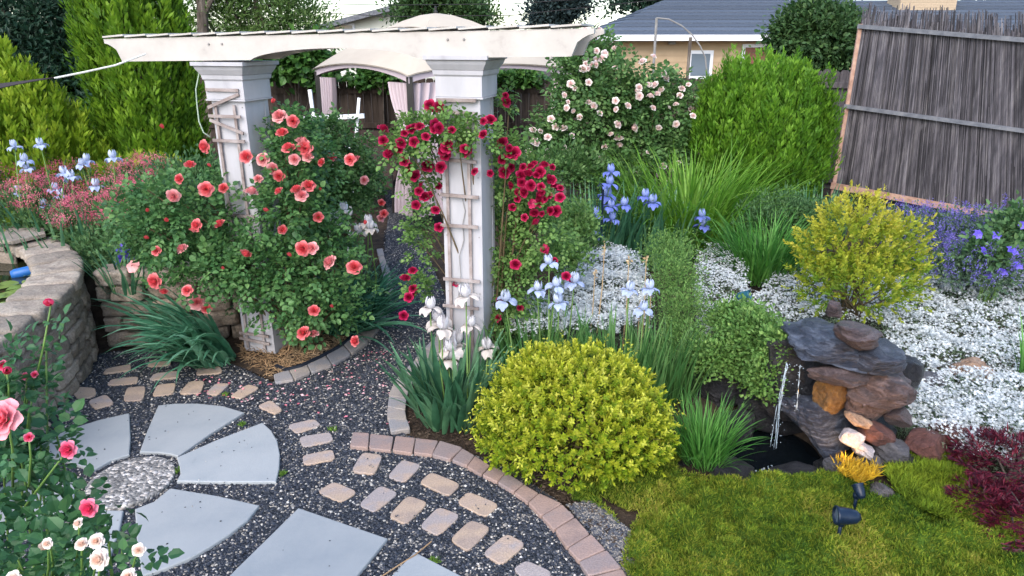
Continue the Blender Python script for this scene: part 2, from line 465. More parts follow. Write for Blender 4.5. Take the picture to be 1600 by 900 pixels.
def rock_verts(sz, seed, cuts=9, nz=.08, sub=4, flat=.78, strata=4.5, lay=.14):
    import bmesh
    bm = bmesh.new(); bmesh.ops.create_icosphere(bm, subdivisions=sub, radius=1)
    V = np.array([v.co[:] for v in bm.verts]); Fc = np.array([[v.index for v in f.verts] for f in bm.faces]); bm.free()
    rg = np.random.default_rng(seed)
    pw_ = rg.uniform(3.0, 6.0); V = V / (np.sum(np.abs(V) ** pw_, axis=1) ** (1 / pw_))[:, None] * .84
    a_ = rg.uniform(0, PI); V = V @ np.array([[math.cos(a_), -math.sin(a_), 0], [math.sin(a_), math.cos(a_), 0], [0, 0, 1]])
    for k in range(cuts):
        n = unit(rg.normal(size=3)); d = rg.uniform(flat - .13, flat + .1)
        s = V @ n; over = s > d
        V[over] -= np.outer((s[over] - d) * .93, n)
    off = rg.uniform(0, 50, 3)
    nn = np.array([noise.fractal(Vector(v * 1.6 + off), .9, 2.1, 5) for v in V])
    n2 = np.array([noise.fractal(Vector(v * 6 + off), .9, 2.1, 3) for v in V])
    n3 = np.array([noise.ridged_multi_fractal(Vector(v * 2.3 + off), .9, 2.1, 4, 1.0, 2.0) for v in V]) - 1.0
    ax = unit(rg.normal(size=3) * .25 + np.array([0, 0, 1.0])); t = V @ ax
    q = t * strata + nn * .5; st = np.array([noise.noise(Vector((math.floor(x) * 3.7 + off[0], off[1], 0))) for x in q]) + .5 * np.clip((q % 1 - .85) / .15, 0, 1) * -.5
    V = V * (1 + nz * nn + nz * .3 * n2 - nz * .35 * n3)[:, None]
    lat = V - np.outer(V @ ax, ax); V = V + lat * (st * lay)[:, None]
    return V * np.array(sz), Fc
def rock(name, label, cat, p, sz, mat, seed, rot=(0, 0, 0), group=None, cuts=9, nz=.08, sub=4, flat=.78, strata=4.5, lay=.14):
    V, Fc = rock_verts(sz, seed, cuts, nz, sub if max(sz) < .15 else 5, flat, strata, lay)
    from mathutils import Euler
    R = np.array(Euler(rot).to_matrix())
    b = B(); b.add(V @ R.T + np.array(p), Fc)
    o = b.build(name, mat, None, smooth=False, label=label, cat=cat, group=group)
    try:
        o.data.polygons.foreach_set('use_smooth', np.ones(len(o.data.polygons), bool))
        o.data.set_sharp_from_angle(angle=math.radians(28))
    except Exception: pass
    return o
def inpoly(P, Q):
    x, y = P[:, 0], P[:, 1]; n = len(Q); res = np.zeros(len(P), bool); j = n - 1
    for i in range(n):
        xi, yi = Q[i][:2]; xj, yj = Q[j][:2]
        c = ((yi > y) != (yj > y)) & (x < (xj - xi) * (y - yi) / (yj - yi + 1e-12) + xi)
        res ^= c; j = i
    return res
def scatter(poly, n):
    Q = np.array(poly)[:, :2]; lo = Q.min(0); hi = Q.max(0); out = []
    tot = 0
    while tot < n:
        P = rng.uniform(lo, hi, (n * 2, 2)); P = P[inpoly(P, Q)]; out.append(P); tot += len(P)
    return np.concatenate(out)[:n]
def pp(pts, z=0): return [at(x, y, z) for x, y in pts]
ORD = ['first', 'second', 'third', 'fourth', 'fifth', 'sixth', 'seventh', 'eighth', 'ninth', 'tenth', 'eleventh', 'twelfth', 'thirteenth', 'fourteenth', 'fifteenth', 'sixteenth', 'seventeenth', 'eighteenth', 'nineteenth', 'twentieth']
def sstep(a, b, x):
    t = np.clip((x - a) / (b - a), 0, 1); return t * t * (3 - 2 * t)
def nz2(x, y, s, o=0):
    return np.array([noise.noise(Vector((a * s + o, c * s - o, o))) for a, c in zip(np.ravel(x), np.ravel(y))]).reshape(np.shape(x))
def H(x, y):
    "height of the soil"
    x = np.asarray(x, float); y = np.asarray(y, float)
    h = .07 * sstep(.9, 2.2, x) * sstep(2.2, 3.0, y)
    h = h + .1 * sstep(2.4, 3.6, x) * sstep(3.6, 5, y)
    d = np.hypot((x - 1.62) / .42, (y - 3.98) / .42)
    h = h - (.42) * (1 - sstep(.55, 1.15, d))
    h = h + .5 * sstep(5.62, 5.8, y) * (1 - sstep(-2.75, -2.3, x)) 
    return h
# ================================================================== MATERIALS
G = leafmat
soil = pmat('soil', [(.018, .012, .008), (.045, .03, .02), (.085, .06, .04)], 9, .95, .9, 60, bdist=.02)
gravelm = gravelmat('gravel', 75, [(.006, .008, .012), (.018, .022, .03), (.05, .055, .07)], [(.2, .19, .18), (.5, .45, .38)], .13)
pmat('slab_grey', [(.18, .195, .205), (.265, .285, .295), (.295, .31, .315), (.31, .325, .33)], 3.2, .72, .3, 70, bdist=.004, rnd=.08, detail=12, lo=.22, hi=.7)
aggr = gravelmat('aggregate', 55, [(.10, .095, .09), (.2, .19, .18), (.33, .31, .29)], [(.42, .37, .32), (.55, .52, .5)], .25)
def pavermat(name, base, alt, blue):
    m, nt, out = newmat(name)
    tc = N(nt, 'ShaderNodeTexCoord'); n1 = N(nt, 'ShaderNodeTexNoise', i_Scale=7.0, i_Detail=5.0, i_Roughness=.6)
    nt.links.new(tc.outputs['Object'], n1.inputs['Vector'])
    a = N(nt, 'ShaderNodeAttribute', attribute_name='rnd')
    ad = N(nt, 'ShaderNodeMath', operation='MULTIPLY_ADD'); ad.inputs[1].default_value = .5; 
    sb = N(nt, 'ShaderNodeMath', operation='ADD'); sb.inputs[1].default_value = -.25
    nt.links.new(a.outputs['Fac'], ad.inputs[0]); nt.links.new(n1.outputs[0], ad.inputs[2]); nt.links.new(ad.outputs[0], sb.inputs[0])
    r = ramp(nt, [(.3, blue), (.42, base), (.6, alt), (.75, tuple(c * .85 for c in base))])
    nt.links.new(sb.outputs[0], r.inputs[0])
    n2 = N(nt, 'ShaderNodeTexNoise', i_Scale=120.0, i_Detail=4.0); nt.links.new(tc.outputs['Object'], n2.inputs['Vector'])
    mr = N(nt, 'ShaderNodeMapRange', i_1=.3, i_2=.7, i_3=.82, i_4=1.15); nt.links.new(n2.outputs[0], mr.inputs[0])
    hs = N(nt, 'ShaderNodeHueSaturation'); nt.links.new(r.outputs[0], hs.inputs['Color']); nt.links.new(mr.outputs[0], hs.inputs['Value'])
    p = N(nt, 'ShaderNodeBsdfPrincipled', i_Roughness=.8); nt.links.new(hs.outputs[0], p.inputs['Base Color'])
    b = N(nt, 'ShaderNodeBump', i_Strength=.5, i_Distance=.005); nt.links.new(n2.outputs[0], b.inputs['Height']); nt.links.new(b.outputs[0], p.inputs['Normal'])
    nt.links.new(p.outputs[0], out.inputs[0]); return m
pavermat('paver_tan', (.36, .27, .215), (.39, .285, .205), (.30, .255, .24))
pavermat('paver_pink', (.27, .19, .165), (.30, .205, .17), (.23, .18, .17))
pavermat('paver_grey', (.28, .245, .225), (.30, .26, .225), (.23, .22, .225))
stonemat('wall_stone', (.17, .13, .10), (.31, .245, .185), (.43, .35, .28), .85)
stonemat('cap_stone', (.22, .175, .14), (.33, .27, .215), (.42, .355, .285), .85)
pmat('white_paint', [(.17, .155, .155), (.34, .335, .35), (.40, .39, .41)], 5, .6, .25, 40, stretch=(1, 1, .25), bdist=.003, lo=.2, hi=.6)
pmat('cream_paint', [(.26, .23, .2), (.39, .36, .33), (.44, .41, .375)], 5, .55, .2, 30, bdist=.003, lo=.2, hi=.6)
pmat('old_wood', [(.13, .10, .09), (.25, .205, .19), (.36, .32, .31)], 18, .85, .5, 60, stretch=(.4, .4, .4))
pmat('fence_wood', [(.022, .015, .012), (.05, .036, .028), (.085, .062, .05)], 6, .9, .5, 30, stretch=(3, 3, .3), rnd=.35)
pmat('fence_grey', [(.06, .05, .05), (.10, .085, .085), (.15, .13, .13)], 6, .9, .5, 30, stretch=(3, 3, .3), rnd=.3)
pmat('reed', [(.035, .033, .039), (.078, .072, .08), (.14, .13, .135)], 5, .9, 0, stretch=(3, 3, .5), rnd=.85)
pmat('batten_grey', [(.07, .075, .09), (.12, .125, .14), (.17, .17, .18)], 9, .8, .3)
pmat('batten_red', [(.20, .115, .08), (.32, .19, .14), (.40, .27, .2)], 9, .8, .3)
pmat('canopy', [(.38, .325, .26), (.43, .375, .30)], 2, .8, .1, 60, bdist=.002)
pmat('curtain', [(.42, .34, .37), (.50, .42, .44)], 3, .85, .1, 60, bdist=.002)
pmat('dark_metal', [(.015, .014, .013), (.03, .027, .025)], 5, .5, 0)
pmat('white_metal', [(.62, .62, .62), (.72, .72, .72)], 5, .4, 0)
pmat('grey_metal', [(.16, .15, .14), (.25, .24, .23)], 5, .5, 0)
pmat('siding_tan', [(.38, .27, .165), (.43, .31, .195)], 3, .85, .1, rnd=.06)
pmat('siding_cream', [(.50, .50, .43), (.56, .56, .49)], 3, .85, .1, rnd=.05)
pmat('roof_shingle', [(.045, .055, .075), (.065, .08, .105), (.09, .11, .14)], 14, .9, .6, 40, stretch=(1, 3, 3), rnd=.3)
pmat('trim_white', [(.6, .6, .62), (.7, .7, .72)], 5, .5, 0)
pmat('door_red', [(.13, .05, .03), (.18, .07, .045)], 5, .5, 0)
pmat('chimney_brick', [(.33, .25, .17), (.45, .35, .24)], 20, .9, .3, rnd=.2)
pmat('bark', [(.05, .04, .032), (.10, .08, .065), (.17, .145, .12)], 14, .95, .8, 40, stretch=(1, 1, .3))
pmat('sail', [(.035, .022, .018), (.05, .032, .027)], 5, .8, 0)
pmat('rope', [(.5, .5, .48), (.62, .62, .6)], 60, .8, .3)
pmat('wire', [(.25, .33, .25), (.35, .42, .33)], 20, .6, 0)
pmat('black_plastic', [(.008, .01, .016), (.016, .02, .03)], 8, .45, .15)
pmat('lamp_blue', [(.004, .010, .024), (.006, .014, .032)], 8, .35, .1)
pmat('teal_lamp', [(.01, .06, .09), (.02, .1, .14)], 8, .4, .1)
pmat('straw', [(.16, .095, .05), (.30, .19, .10), (.42, .29, .17)], 5, .9, 0, rnd=.5)
pmat('bark_chip', [(.02, .013, .009), (.05, .033, .022), (.11, .08, .055)], 5, .9, 0, rnd=.5)
pmat('cane', [(.05, .06, .02), (.10, .07, .035), (.14, .09, .05)], 10, .7, .2)
pmat('stem_green', [(.08, .15, .03), (.14, .24, .06)], 10, .5, 0)
stonemat('slate', (.010, .012, .02), (.035, .04, .058), (.15, .165, .21), .35, 1.0)
stonemat('rock_brown', (.028, .019, .019), (.075, .05, .048), (.19, .135, .13), .42, .5)
stonemat('rock_red', (.05, .018, .014), (.11, .04, .03), (.19, .09, .07), .65)
stonemat('rock_pale', (.32, .26, .25), (.5, .44, .43), (.66, .62, .62), .55)
stonemat('rock_grey', (.035, .033, .037), (.09, .085, .09), (.2, .18, .185), .55, .3)
stonemat('rock_dark', (.005, .005, .007), (.013, .013, .016), (.045, .043, .05), .4)
stonemat('rock_tan', (.15, .085, .05), (.36, .23, .15), (.5, .36, .26), .8)
stonemat('rock_amber_lit', (.07, .032, .01), (.17, .085, .022), (.28, .16, .05), .4)  # the spotlight's amber glow is put into this stone's colour
def watermat(name, c, rough=.05, bump=.15, scale=9):
    m, nt, out = newmat(name)
    tc = N(nt, 'ShaderNodeTexCoord'); n1 = N(nt, 'ShaderNodeTexNoise', i_Scale=float(scale), i_Detail=3.0)
    nt.links.new(tc.outputs['Object'], n1.inputs['Vector'])
    p = N(nt, 'ShaderNodeBsdfPrincipled', i_Roughness=rough); p.inputs['Base Color'].default_value = (*c, 1); p.inputs['IOR'].default_value = 1.33
    b = N(nt, 'ShaderNodeBump', i_Strength=bump, i_Distance=.02); nt.links.new(n1.outputs[0], b.inputs['Height']); nt.links.new(b.outputs[0], p.inputs['Normal'])
    nt.links.new(p.outputs[0], out.inputs[0]); return m
watermat('pool_water', (.004, .006, .008)); watermat('pond_water', (.012, .014, .006), .04, .05, 6)
m, nt, out = newmat('falling_water')
p = N(nt, 'ShaderNodeBsdfPrincipled', i_Roughness=.12, i_Alpha=.45); p.inputs['Base Color'].default_value = (.55, .66, .75, 1)
nt.links.new(p.outputs[0], out.inputs[0])
m, nt, out = newmat('lamp_glass')
p = N(nt, 'ShaderNodeBsdfPrincipled', i_Roughness=.2); p.inputs['Base Color'].default_value = (.8, .6, .3, 1)
p.inputs['Emission Color'].default_value = (1, .55, .12, 1); p.inputs['Emission Strength'].default_value = 6
nt.links.new(p.outputs[0], out.inputs[0])
m, nt, out = newmat('window_glass')
p = N(nt, 'ShaderNodeBsdfPrincipled', i_Roughness=.08); p.inputs['Base Color'].default_value = (.12, .15, .18, 1)
nt.links.new(p.outputs[0], out.inputs[0])

# ================================================================== WORLD, SUN, CAMERA
w = bpy.data.worlds.new('World'); scn.world = w; w.use_nodes = True
bg = w.node_tree.nodes['Background']
sky = w.node_tree.nodes.new('ShaderNodeTexSky'); sky.sky_type = 'NISHITA'; sky.sun_disc = False
SUN_EL = math.radians(42); SUN_AZ = math.radians(-162)      # azimuth of the sun measured from +Y towards +X
sky.sun_elevation = SUN_EL; sky.sun_rotation = SUN_AZ; sky.air_density = 1.0; sky.dust_density = 1.6; sky.ozone_density = 1.2
w.node_tree.links.new(sky.outputs[0], bg.inputs[0]); bg.inputs[1].default_value = .15
sl = bpy.data.lights.new('sun', 'SUN'); sl.energy = .85; sl.angle = math.radians(50); sl.color = (1, .95, .88)
so = bpy.data.objects.new('sun', sl); col.objects.link(so)
sd = Vector((math.sin(SUN_AZ) * math.cos(SUN_EL), math.cos(SUN_AZ) * math.cos(SUN_EL), math.sin(SUN_EL)))
so.rotation_euler = sd.to_track_quat('Z', 'Y').to_euler()
so.location = (0, 0, 12)
cam = bpy.data.cameras.new('camera'); cam.sensor_width = 36; cam.lens = 36 * F / 1600; cam.clip_start = .05; cam.clip_end = 2000
co = bpy.data.objects.new('camera', cam); col.objects.link(co); co.location = (0, 0, CZ); co.rotation_euler = (PI / 2 - TH, 0, 0); scn.camera = co
vs = scn.view_settings; vs.view_transform = 'Standard'; vs.look = 'None'; vs.gamma = 1; vs.exposure = 1.74

# ================================================================== GROUND
gx = np.concatenate([[-400, -150, -60, -25, -12], np.arange(-7, 8.01, .07), [12, 25, 60, 150, 400]])
gy = np.concatenate([[-400, -100, -20, -4], np.arange(.5, 13, .07), [16, 25, 50, 120, 400]])
GX, GY = np.meshgrid(gx, gy)
gz = H(GX, GY)
near = (np.abs(GX) < 8) & (GY > .4) & (GY < 13.2)
bump_ = nz2(GX[near], GY[near], 2.5) * .03 + nz2(GX[near], GY[near], 9, 3) * .012
inbed = sstep(.6, 1.4, GX[near]) + sstep(4.2, 5.2, GY[near]) * .4
gz[near] += bump_ * np.clip(inbed, 0, 1) - .012
gz[~near] -= .012
# keep it below the gravel
nx_, ny_ = len(gx), len(gy)
idx = np.arange(nx_ * ny_).reshape(ny_, nx_)
Fq = np.stack([idx[:-1, :-1], idx[:-1, 1:], idx[1:, 1:], idx[1:, :-1]], -1).reshape(-1, 4)
GRV = [(-500, 1300), (-500, 660), (60, 640), (158, 552), (235, 545), (330, 560), (372, 572), (425, 598), (452, 588), (480, 578), (510, 565), (538, 548), (562, 530), (577, 512), (590, 480), (598, 450), (600, 400), (606, 340), (600, 295), (650, 295), (655, 345), (668, 400), (690, 450), (705, 495), (690, 520), (660, 550), (640, 580), (625, 615), (622, 650), (632, 680), (645, 684), (700, 697), (760, 718), (815, 745), (865, 778), (905, 812), (940, 850), (975, 900), (1010, 960), (1060, 1050), (1100, 1300)]
GP = np.array(pp(GRV))
GP[:, 2] = 0
GXY = GP[:, :2]
ins = inpoly(np.stack([GX.ravel(), GY.ravel()], 1), GXY).reshape(GX.shape)
# soften: lower soil inside gravel
gz[ins] = np.minimum(gz[ins], -.02)
b = B(); b.add(np.stack([GX, GY, gz], -1).reshape(-1, 3), Fq)
g = b.build('ground', 'soil', smooth=True, kind='structure', origin=(0, 0, 0))
def Hg(x, y): return H(x, y) + 0.0
import mathutils.geometry as mg
def sheet(name, P, z, mat, kind='structure', **k):
    tri = mg.tessellate_polygon([[Vector((p[0], p[1], 0)) for p in P]])
    b = B(); V = np.array([[p[0], p[1], z] for p in P])
    T = []
    for t in tri:
        a, c, d = (V[i] for i in t)
        n = np.cross(c - a, d - a)[2]
        T.append(list(t) if n > 0 else list(t)[::-1])
    b.add(V, np.array(T)); return b.build(name, mat, kind=kind, **k)
sheet('gravel_path', GP, .004, 'gravel')
# loose stones
T_OCT = (np.array([(.5, 0, 0), (.15, .5, .05), (-.45, .2, 0), (-.3, -.45, 0), (.3, -.4, .1), (0, 0, .45)]), np.array([[0, 1, 5], [1, 2, 5], [2, 3, 5], [3, 4, 5], [4, 0, 5]]))
mm, nt, out = newmat('pebble')
a = N(nt, 'ShaderNodeAttribute', attribute_name='rnd')
r = ramp(nt, [(0, (.005, .007, .011)), (.4, (.012, .016, .026)), (.7, (.024, .03, .046)), (.84, (.055, .06, .075)), (.89, (.16, .15, .14)), (.94, (.30, .26, .21)), (1, (.55, .52, .48))])
nt.links.new(a.outputs['Fac'], r.inputs[0]); p = N(nt, 'ShaderNodeBsdfPrincipled', i_Roughness=.55); nt.links.new(r.outputs[0], p.inputs['Base Color']); nt.links.new(p.outputs[0], out.inputs[0])
NEAR = pp([(-250, 950), (-250, 680), (60, 640), (158, 552), (235, 545), (330, 560), (372, 572), (425, 598), (538, 548), (577, 512), (598, 450), (600, 360), (655, 360), (690, 450), (705, 495), (640, 580), (622, 650), (632, 680), (700, 697), (815, 745), (905, 812), (975, 900), (1000, 950)])
P = scatter(NEAR, 80000)
dens = np.clip(3.6 / P[:, 1], .25, 1) ** 1.2
P = P[rng.uniform(0, 1, len(P)) < dens]; n = len(P)
P3 = np.stack([P[:, 0], P[:, 1], np.full(n, .003)], 1) + np.stack([np.zeros(n), np.zeros(n), rng.uniform(0, .004, n)], 1)
s = rng.uniform(.008, .019, n) * (1 + .04 * P[:, 1])
A = rdir(n); A[:, 2] *= .25
Nn = np.array([0, 0, 1.0]) + rdir(n) * .45
b = B(); inst(b, P3, A, Nn, s, s * rng.uniform(.6, 1, n), T_OCT, rng.uniform(0, 1, n))
b.build('pebbles', 'pebble', kind='stuff', label='dark blue grey gravel with pale flecks on the path', cat='gravel')

P = scatter(NEAR, 520); n = len(P); A = rdir(n); A[:, 2] *= .2; s = rng.uniform(.007, .014, n)
b = B(); inst(b, np.stack([P[:, 0], P[:, 1], np.full(n, .0265)], 1), A, np.array([0, 0, 1.0]) + rdir(n) * .3, s, s * .8, T_OCT, rng.uniform(0, 1, n))
b.build('stray_pebbles', 'pebble', kind='stuff', label='stray gravel stones lying on the slabs and cobbles', cat='gravel')
# ================================================================== PAVING
def slab(pts, label, i, z0=-.01, h=.035, mat='slab_grey', name='stepping_slab', group='grey stepping slabs', dense=True):
    P = np.array(pp(pts)); P[:, 2] = z0
    b = B(); bevbox(b, P, h, .006, random.random()); return b.build(name, mat, label=label, cat='stepping stone', group=group)
slab([(203, 650), (205, 690), (203, 715), (175, 724), (147, 740), (95, 722), (44, 711), (70, 694), (108, 676), (155, 661)], 'grey wedge slab of the stone wheel between its top left gravel spokes', 0)
slab([(248, 638), (275, 635), (310, 635), (349, 639), (382, 649), (330, 682), (279, 718), (266, 714), (250, 712), (219, 711), (230, 680)], 'grey wedge slab farthest from the camera at the top of the stone wheel', 1)
slab([(411, 665), (425, 678), (434, 694), (438, 715), (437, 737), (432, 758), (350, 758), (277, 757), (283, 745), (281, 732), (277, 720), (340, 692)], 'grey wedge slab at the right of the stone wheel pointing to the small cobbles', 2)
slab([(267, 768), (340, 780), (406, 795), (388, 818), (360, 840), (329, 860), (300, 877), (262, 893), (223, 906), (215, 850), (212, 801), (242, 789)], 'large grey wedge slab at the lower right of the stone wheel', 3)
slab([(194, 803), (188, 835), (176, 868), (165, 903), (110, 902), (60, 893), (105, 845), (148, 799), (170, 803)], 'grey wedge slab at the bottom of the stone wheel behind the pale roses', 4)
slab([(23, 752), (80, 751), (130, 752), (119, 768), (117, 784), (122, 793), (80, 810), (35, 830), (-20, 850), (-28, 800), (-8, 775)], 'grey wedge slab at the left of the stone wheel behind rose leaves', 5)
slab([(467, 799), (606, 847), (545, 922), (480, 1000), (300, 965), (375, 890)], 'large square grey slab at the bottom edge nearest the camera', 6)
slab([(648, 868), (745, 918), (690, 1000), (560, 960)], 'grey slab cut off by the bottom edge beside the last tan cobbles', 7)
c = at(205, 757); cir = [c + np.array([math.cos(a) * .235, math.sin(a) * .255, 0]) for a in np.linspace(0, 2 * PI, 40, endpoint=False)]
P = np.array(cir); P[:, 2] = -.01; b = B(); bevbox(b, P, .04, .008, .5)
b.build('stone_disc', 'aggregate', label='round pebble concrete disc at the centre of the stone wheel', cat='stepping stone')

def Z6(q): return [(400 + x / 2.5806, 560 + y / 2.5806) for x, y in q]
def Z5(q): return [(x / 2.5806, 560 + y / 2.5806) for x, y in q]
COB = [
 (Z6([(245, 545), (315, 503), (412, 545), (345, 590)]), 'first tan cobble of the inner row beside the large square slab'),
 (Z6([(412, 597), (500, 518), (578, 550), (478, 630)]), 'second tan cobble of the inner row beside the large square slab'),
 (Z6([(533, 645), (612, 560), (697, 590), (605, 680)]), 'third cobble of the inner row, golden tan'),
 (Z6([(658, 685), (735, 605), (828, 640), (735, 725)]), 'fourth cobble of the inner row, greyish tan'),
 (Z6([(780, 740), (865, 660), (950, 692), (855, 790)]), 'fifth cobble of the inner row, pinkish'),
 (Z6([(912, 795), (1010, 715), (1090, 757), (990, 845)]), 'sixth cobble of the inner row near the bottom edge'),
 (Z6([(1035, 860), (1090, 825), (1200, 875), (1120, 940)]), 'last cobble of the inner row cut by the bottom edge'),
 (Z6([(383, 465), (430, 387), (513, 400), (480, 478)]), 'first cobble of the outer row next to the brick border end'),
 (Z6([(528, 485), (590, 415), (670, 437), (600, 510)]), 'second cobble of the outer row, grey and tan'),
 (Z6([(657, 510), (705, 465), (828, 515), (778, 565)]), 'third cobble of the outer row, wide and golden'),
 (Z6([(808, 590), (855, 543), (983, 597), (925, 650)]), 'fourth cobble of the outer row, golden with a grey mark'),
 (Z6([(187, 400), (310, 375), (322, 415), (195, 440)]), 'long tan cobble, lowest of the three beside the stone wheel'),
 (Z6([(172, 325), (300, 305), (315, 340), (190, 367)]), 'long tan cobble, middle of the three beside the stone wheel'),
 (Z6([(125, 275), (235, 250), (265, 275), (165, 312)]), 'long tan cobble, topmost of the three beside the stone wheel'),
 (Z6([(5, 200), (60, 175), (110, 215), (75, 233)]), 'small tan cobble alone in gravel above the right wedge slab'),
 (Z5([(925, 160), (1000, 110), (1050, 125), (975, 168)]), 'rightmost cobble of the arc above the top wedge slab'),
 (Z5([(828, 150), (870, 108), (930, 108), (880, 155)]), 'second cobble from the right in the arc above the top wedge slab'),
 (Z5([(720, 150), (765, 100), (828, 98), (810, 150)]), 'third cobble from the right in the arc above the top wedge slab'),
 (Z5([(613, 160), (635, 112), (712, 105), (700, 150)]), 'fourth cobble from the right in the arc above the wedge slabs'),
 (Z5([(497, 180), (512, 125), (590, 118), (580, 175)]), 'fifth cobble from the right in the arc above the wedge slabs'),
 (Z5([(355, 180), (430, 152), (465, 190), (385, 213)]), 'brown cobble third from the left in the arc by the stone wheel'),
 (Z5([(213, 220), (280, 192), (335, 235), (260, 260)]), 'brown cobble second from the left in the arc by the stone wheel'),
 (Z5([(105, 275), (155, 245), (215, 270), (160, 305)]), 'leftmost brown cobble of the arc beside the pink roses'),
 (Z5([(430, 115), (450, 90), (560, 78), (555, 108)]), 'long cobble in the middle row in front of the strap leaf clump'),
 (Z5([(290, 140), (320, 120), (385, 125), (390, 155), (320, 175)]), 'grey blue cobble nearest the foot of the curved pond wall'),
 (Z5([(415, 70), (430, 48), (528, 30), (530, 55)]), 'pale cobble in the back row by the low block wall'),
 (Z5([(600, 95), (625, 68), (720, 58), (725, 85)]), 'long cobble in the middle row under the drooping strap leaves'),
 (Z5([(595, 40), (605, 15), (690, 10), (690, 35)]), 'pale cobble in the back row under the drooping strap leaves'),
 (Z5([(790, 75), (800, 45), (890, 38), (900, 65)]), 'cobble between strap leaves and the foot of the left column'),
]
for q, lab in COB:
    P = np.array(roundpoly(pp(q), .24, 3)); P[:, 2] = -.01
    b = B(); bevbox(b, P, random.uniform(.024, .03), .004, random.random())
    b.build('cobble', 'paver_tan', label=lab, cat='paving stone', group='tan cobbles set in the gravel')
def edging(inner, outer, labelf, mat, group, z0=-.01, h=.04, name='edging_brick', skip=()):
    I = pp(inner); O = pp(outer); n = min(len(I), len(O)) - 1
    for k in range(n):
        if k in skip: continue
        a, b_, c_, d = I[k], I[k + 1], O[k + 1], O[k]
        m = (a + b_ + c_ + d) / 4
        q = [m + (x - m) * .955 + np.array([random.uniform(-.004, .004), random.uniform(-.004, .004), 0]) for x in (a, b_, c_, d)]
        P = np.array(roundpoly(q, .09, 2)); P[:, 2] = z0 + random.uniform(-.003, .003)
        b = B(); bevbox(b, P, h, .005, random.random())
        b.build(name, mat, label=labelf(k), cat='brick', group=group)
O6 = Z6([(390, 313), (462, 316), (560, 326), (645, 335), (740, 345), (835, 375), (885, 405), (950, 445), (1010, 475), (1080, 520), (1140, 560), (1235, 605), (1290, 655), (1350, 725), (1415, 790), (1475, 865), (1520, 930)])
I6 = Z6([(375, 372), (455, 378), (550, 388), (635, 398), (710, 405), (785, 425), (850, 450), (910, 485), (975, 515), (1040, 555), (1095, 600), (1150, 655), (1200, 710), (1250, 785), (1300, 840), (1340, 900), (1370, 970)])
edging(I6, O6, lambda k: f'pinkish {ORD[k]} brick of the long curved border counted from its gravel path end', 'paver_pink', 'pinkish bricks of the curved border')
rb_in = Z6([(545, 312), (530, 260), (530, 210), (535, 165), (552, 120), (575, 85), (605, 50), (640, 18)]) + [(662, 550), (680, 530), (695, 508), (700, 480)]
rb_out = Z6([(625, 300), (612, 262), (605, 222), (609, 176), (622, 135), (642, 98), (668, 66), (702, 34)]) + [(690, 556), (708, 535), (722, 512), (722, 480)]
edging(rb_in, rb_out, lambda k: f'grey {ORD[k]} paver edging the iris bed counted from the pink bricks upward', 'paver_grey', 'grey pavers edging the right bed')
lb_p = [(430, 603), (460, 598), (487, 587), (520, 575), (550, 558), (577, 538), (595, 515), (606, 492)]
lb_o = [(427, 590), (452, 582), (478, 570), (508, 556), (535, 541), (560, 523), (576, 503), (588, 484)]
edging(lb_p, lb_o, lambda k: f'grey {ORD[k]} paver edging the coral rose bed counted from the left column', 'paver_grey', 'grey pavers edging the left bed')
lb2p = [(612, 480), (614, 462), (613, 445), (610, 430), (605, 416), (601, 403), (598, 391)]
lb2o = [(597, 480), (600, 462), (600, 446), (598, 431), (594, 417), (591, 404), (588, 392)]
edging(lb2p, lb2o, lambda k: f'pale {ORD[k]} paver along the far path edge counted from behind the white irises', 'paver_grey', 'pale pavers along the far path')
# plastic edging strip
b = B(); Q = pp([(432, 572), (447, 578), (470, 572), (500, 558), (530, 542), (552, 524), (568, 505)], .03)
tube(b, Q, .018, 8); b.build('plastic_edging', 'black_plastic', label='black plastic strip edging the mulch under the coral rose', cat='edging')
# mulch in left bed
bedL = pp([(330, 562), (372, 574), (425, 596), (452, 585), (480, 574), (510, 560), (538, 543), (562, 525), (577, 505), (560, 480), (330, 500)])
sheet('mulch_bed', bedL, .014, 'soil')
P = scatter(pp([(375, 560), (425, 592), (478, 572), (535, 542), (560, 520), (480, 500), (380, 530)]), 2600); n = len(P)
A = rdir(n); A[:, 2] *= .25
b = B(); T_BAR = (np.array([(-.5, 0, 0), (.5, 0, 0), (.5, 1, 0), (-.5, 1, 0), (0, .5, .5)]), np.array([[0, 1, 4], [1, 2, 4], [2, 3, 4], [3, 0, 4]]))
inst(b, np.stack([P[:, 0], P[:, 1], rng.uniform(.012, .035, n)], 1), A, np.array([0, 0, 1.0]) + rdir(n) * .3, rng.uniform(.02, .09, n), .005, T_BAR, rng.uniform(0, 1, n))
b.build('straw_mulch', 'straw', kind='stuff', label='brown straw and twig mulch under the coral rose', cat='mulch')
P = scatter(pp([(640, 600), (640, 680), (740, 715), (860, 790), (980, 890), (1010, 880), (880, 740), (800, 640), (700, 560)]), 2600); n = len(P); A = rdir(n); A[:, 2] *= .25
b = B(); inst(b, np.stack([P[:, 0], P[:, 1], H(P[:, 0], P[:, 1]) + rng.uniform(.0, .012, n)], 1), A, np.array([0, 0, 1.0]) + rdir(n) * .3, rng.uniform(.008, .035, n), .007, T_BAR, rng.uniform(0, 1, n))
b.build('bark_litter', 'bark_chip', kind='stuff', label='brown bark litter on the soil beside the brick border', cat='mulch')
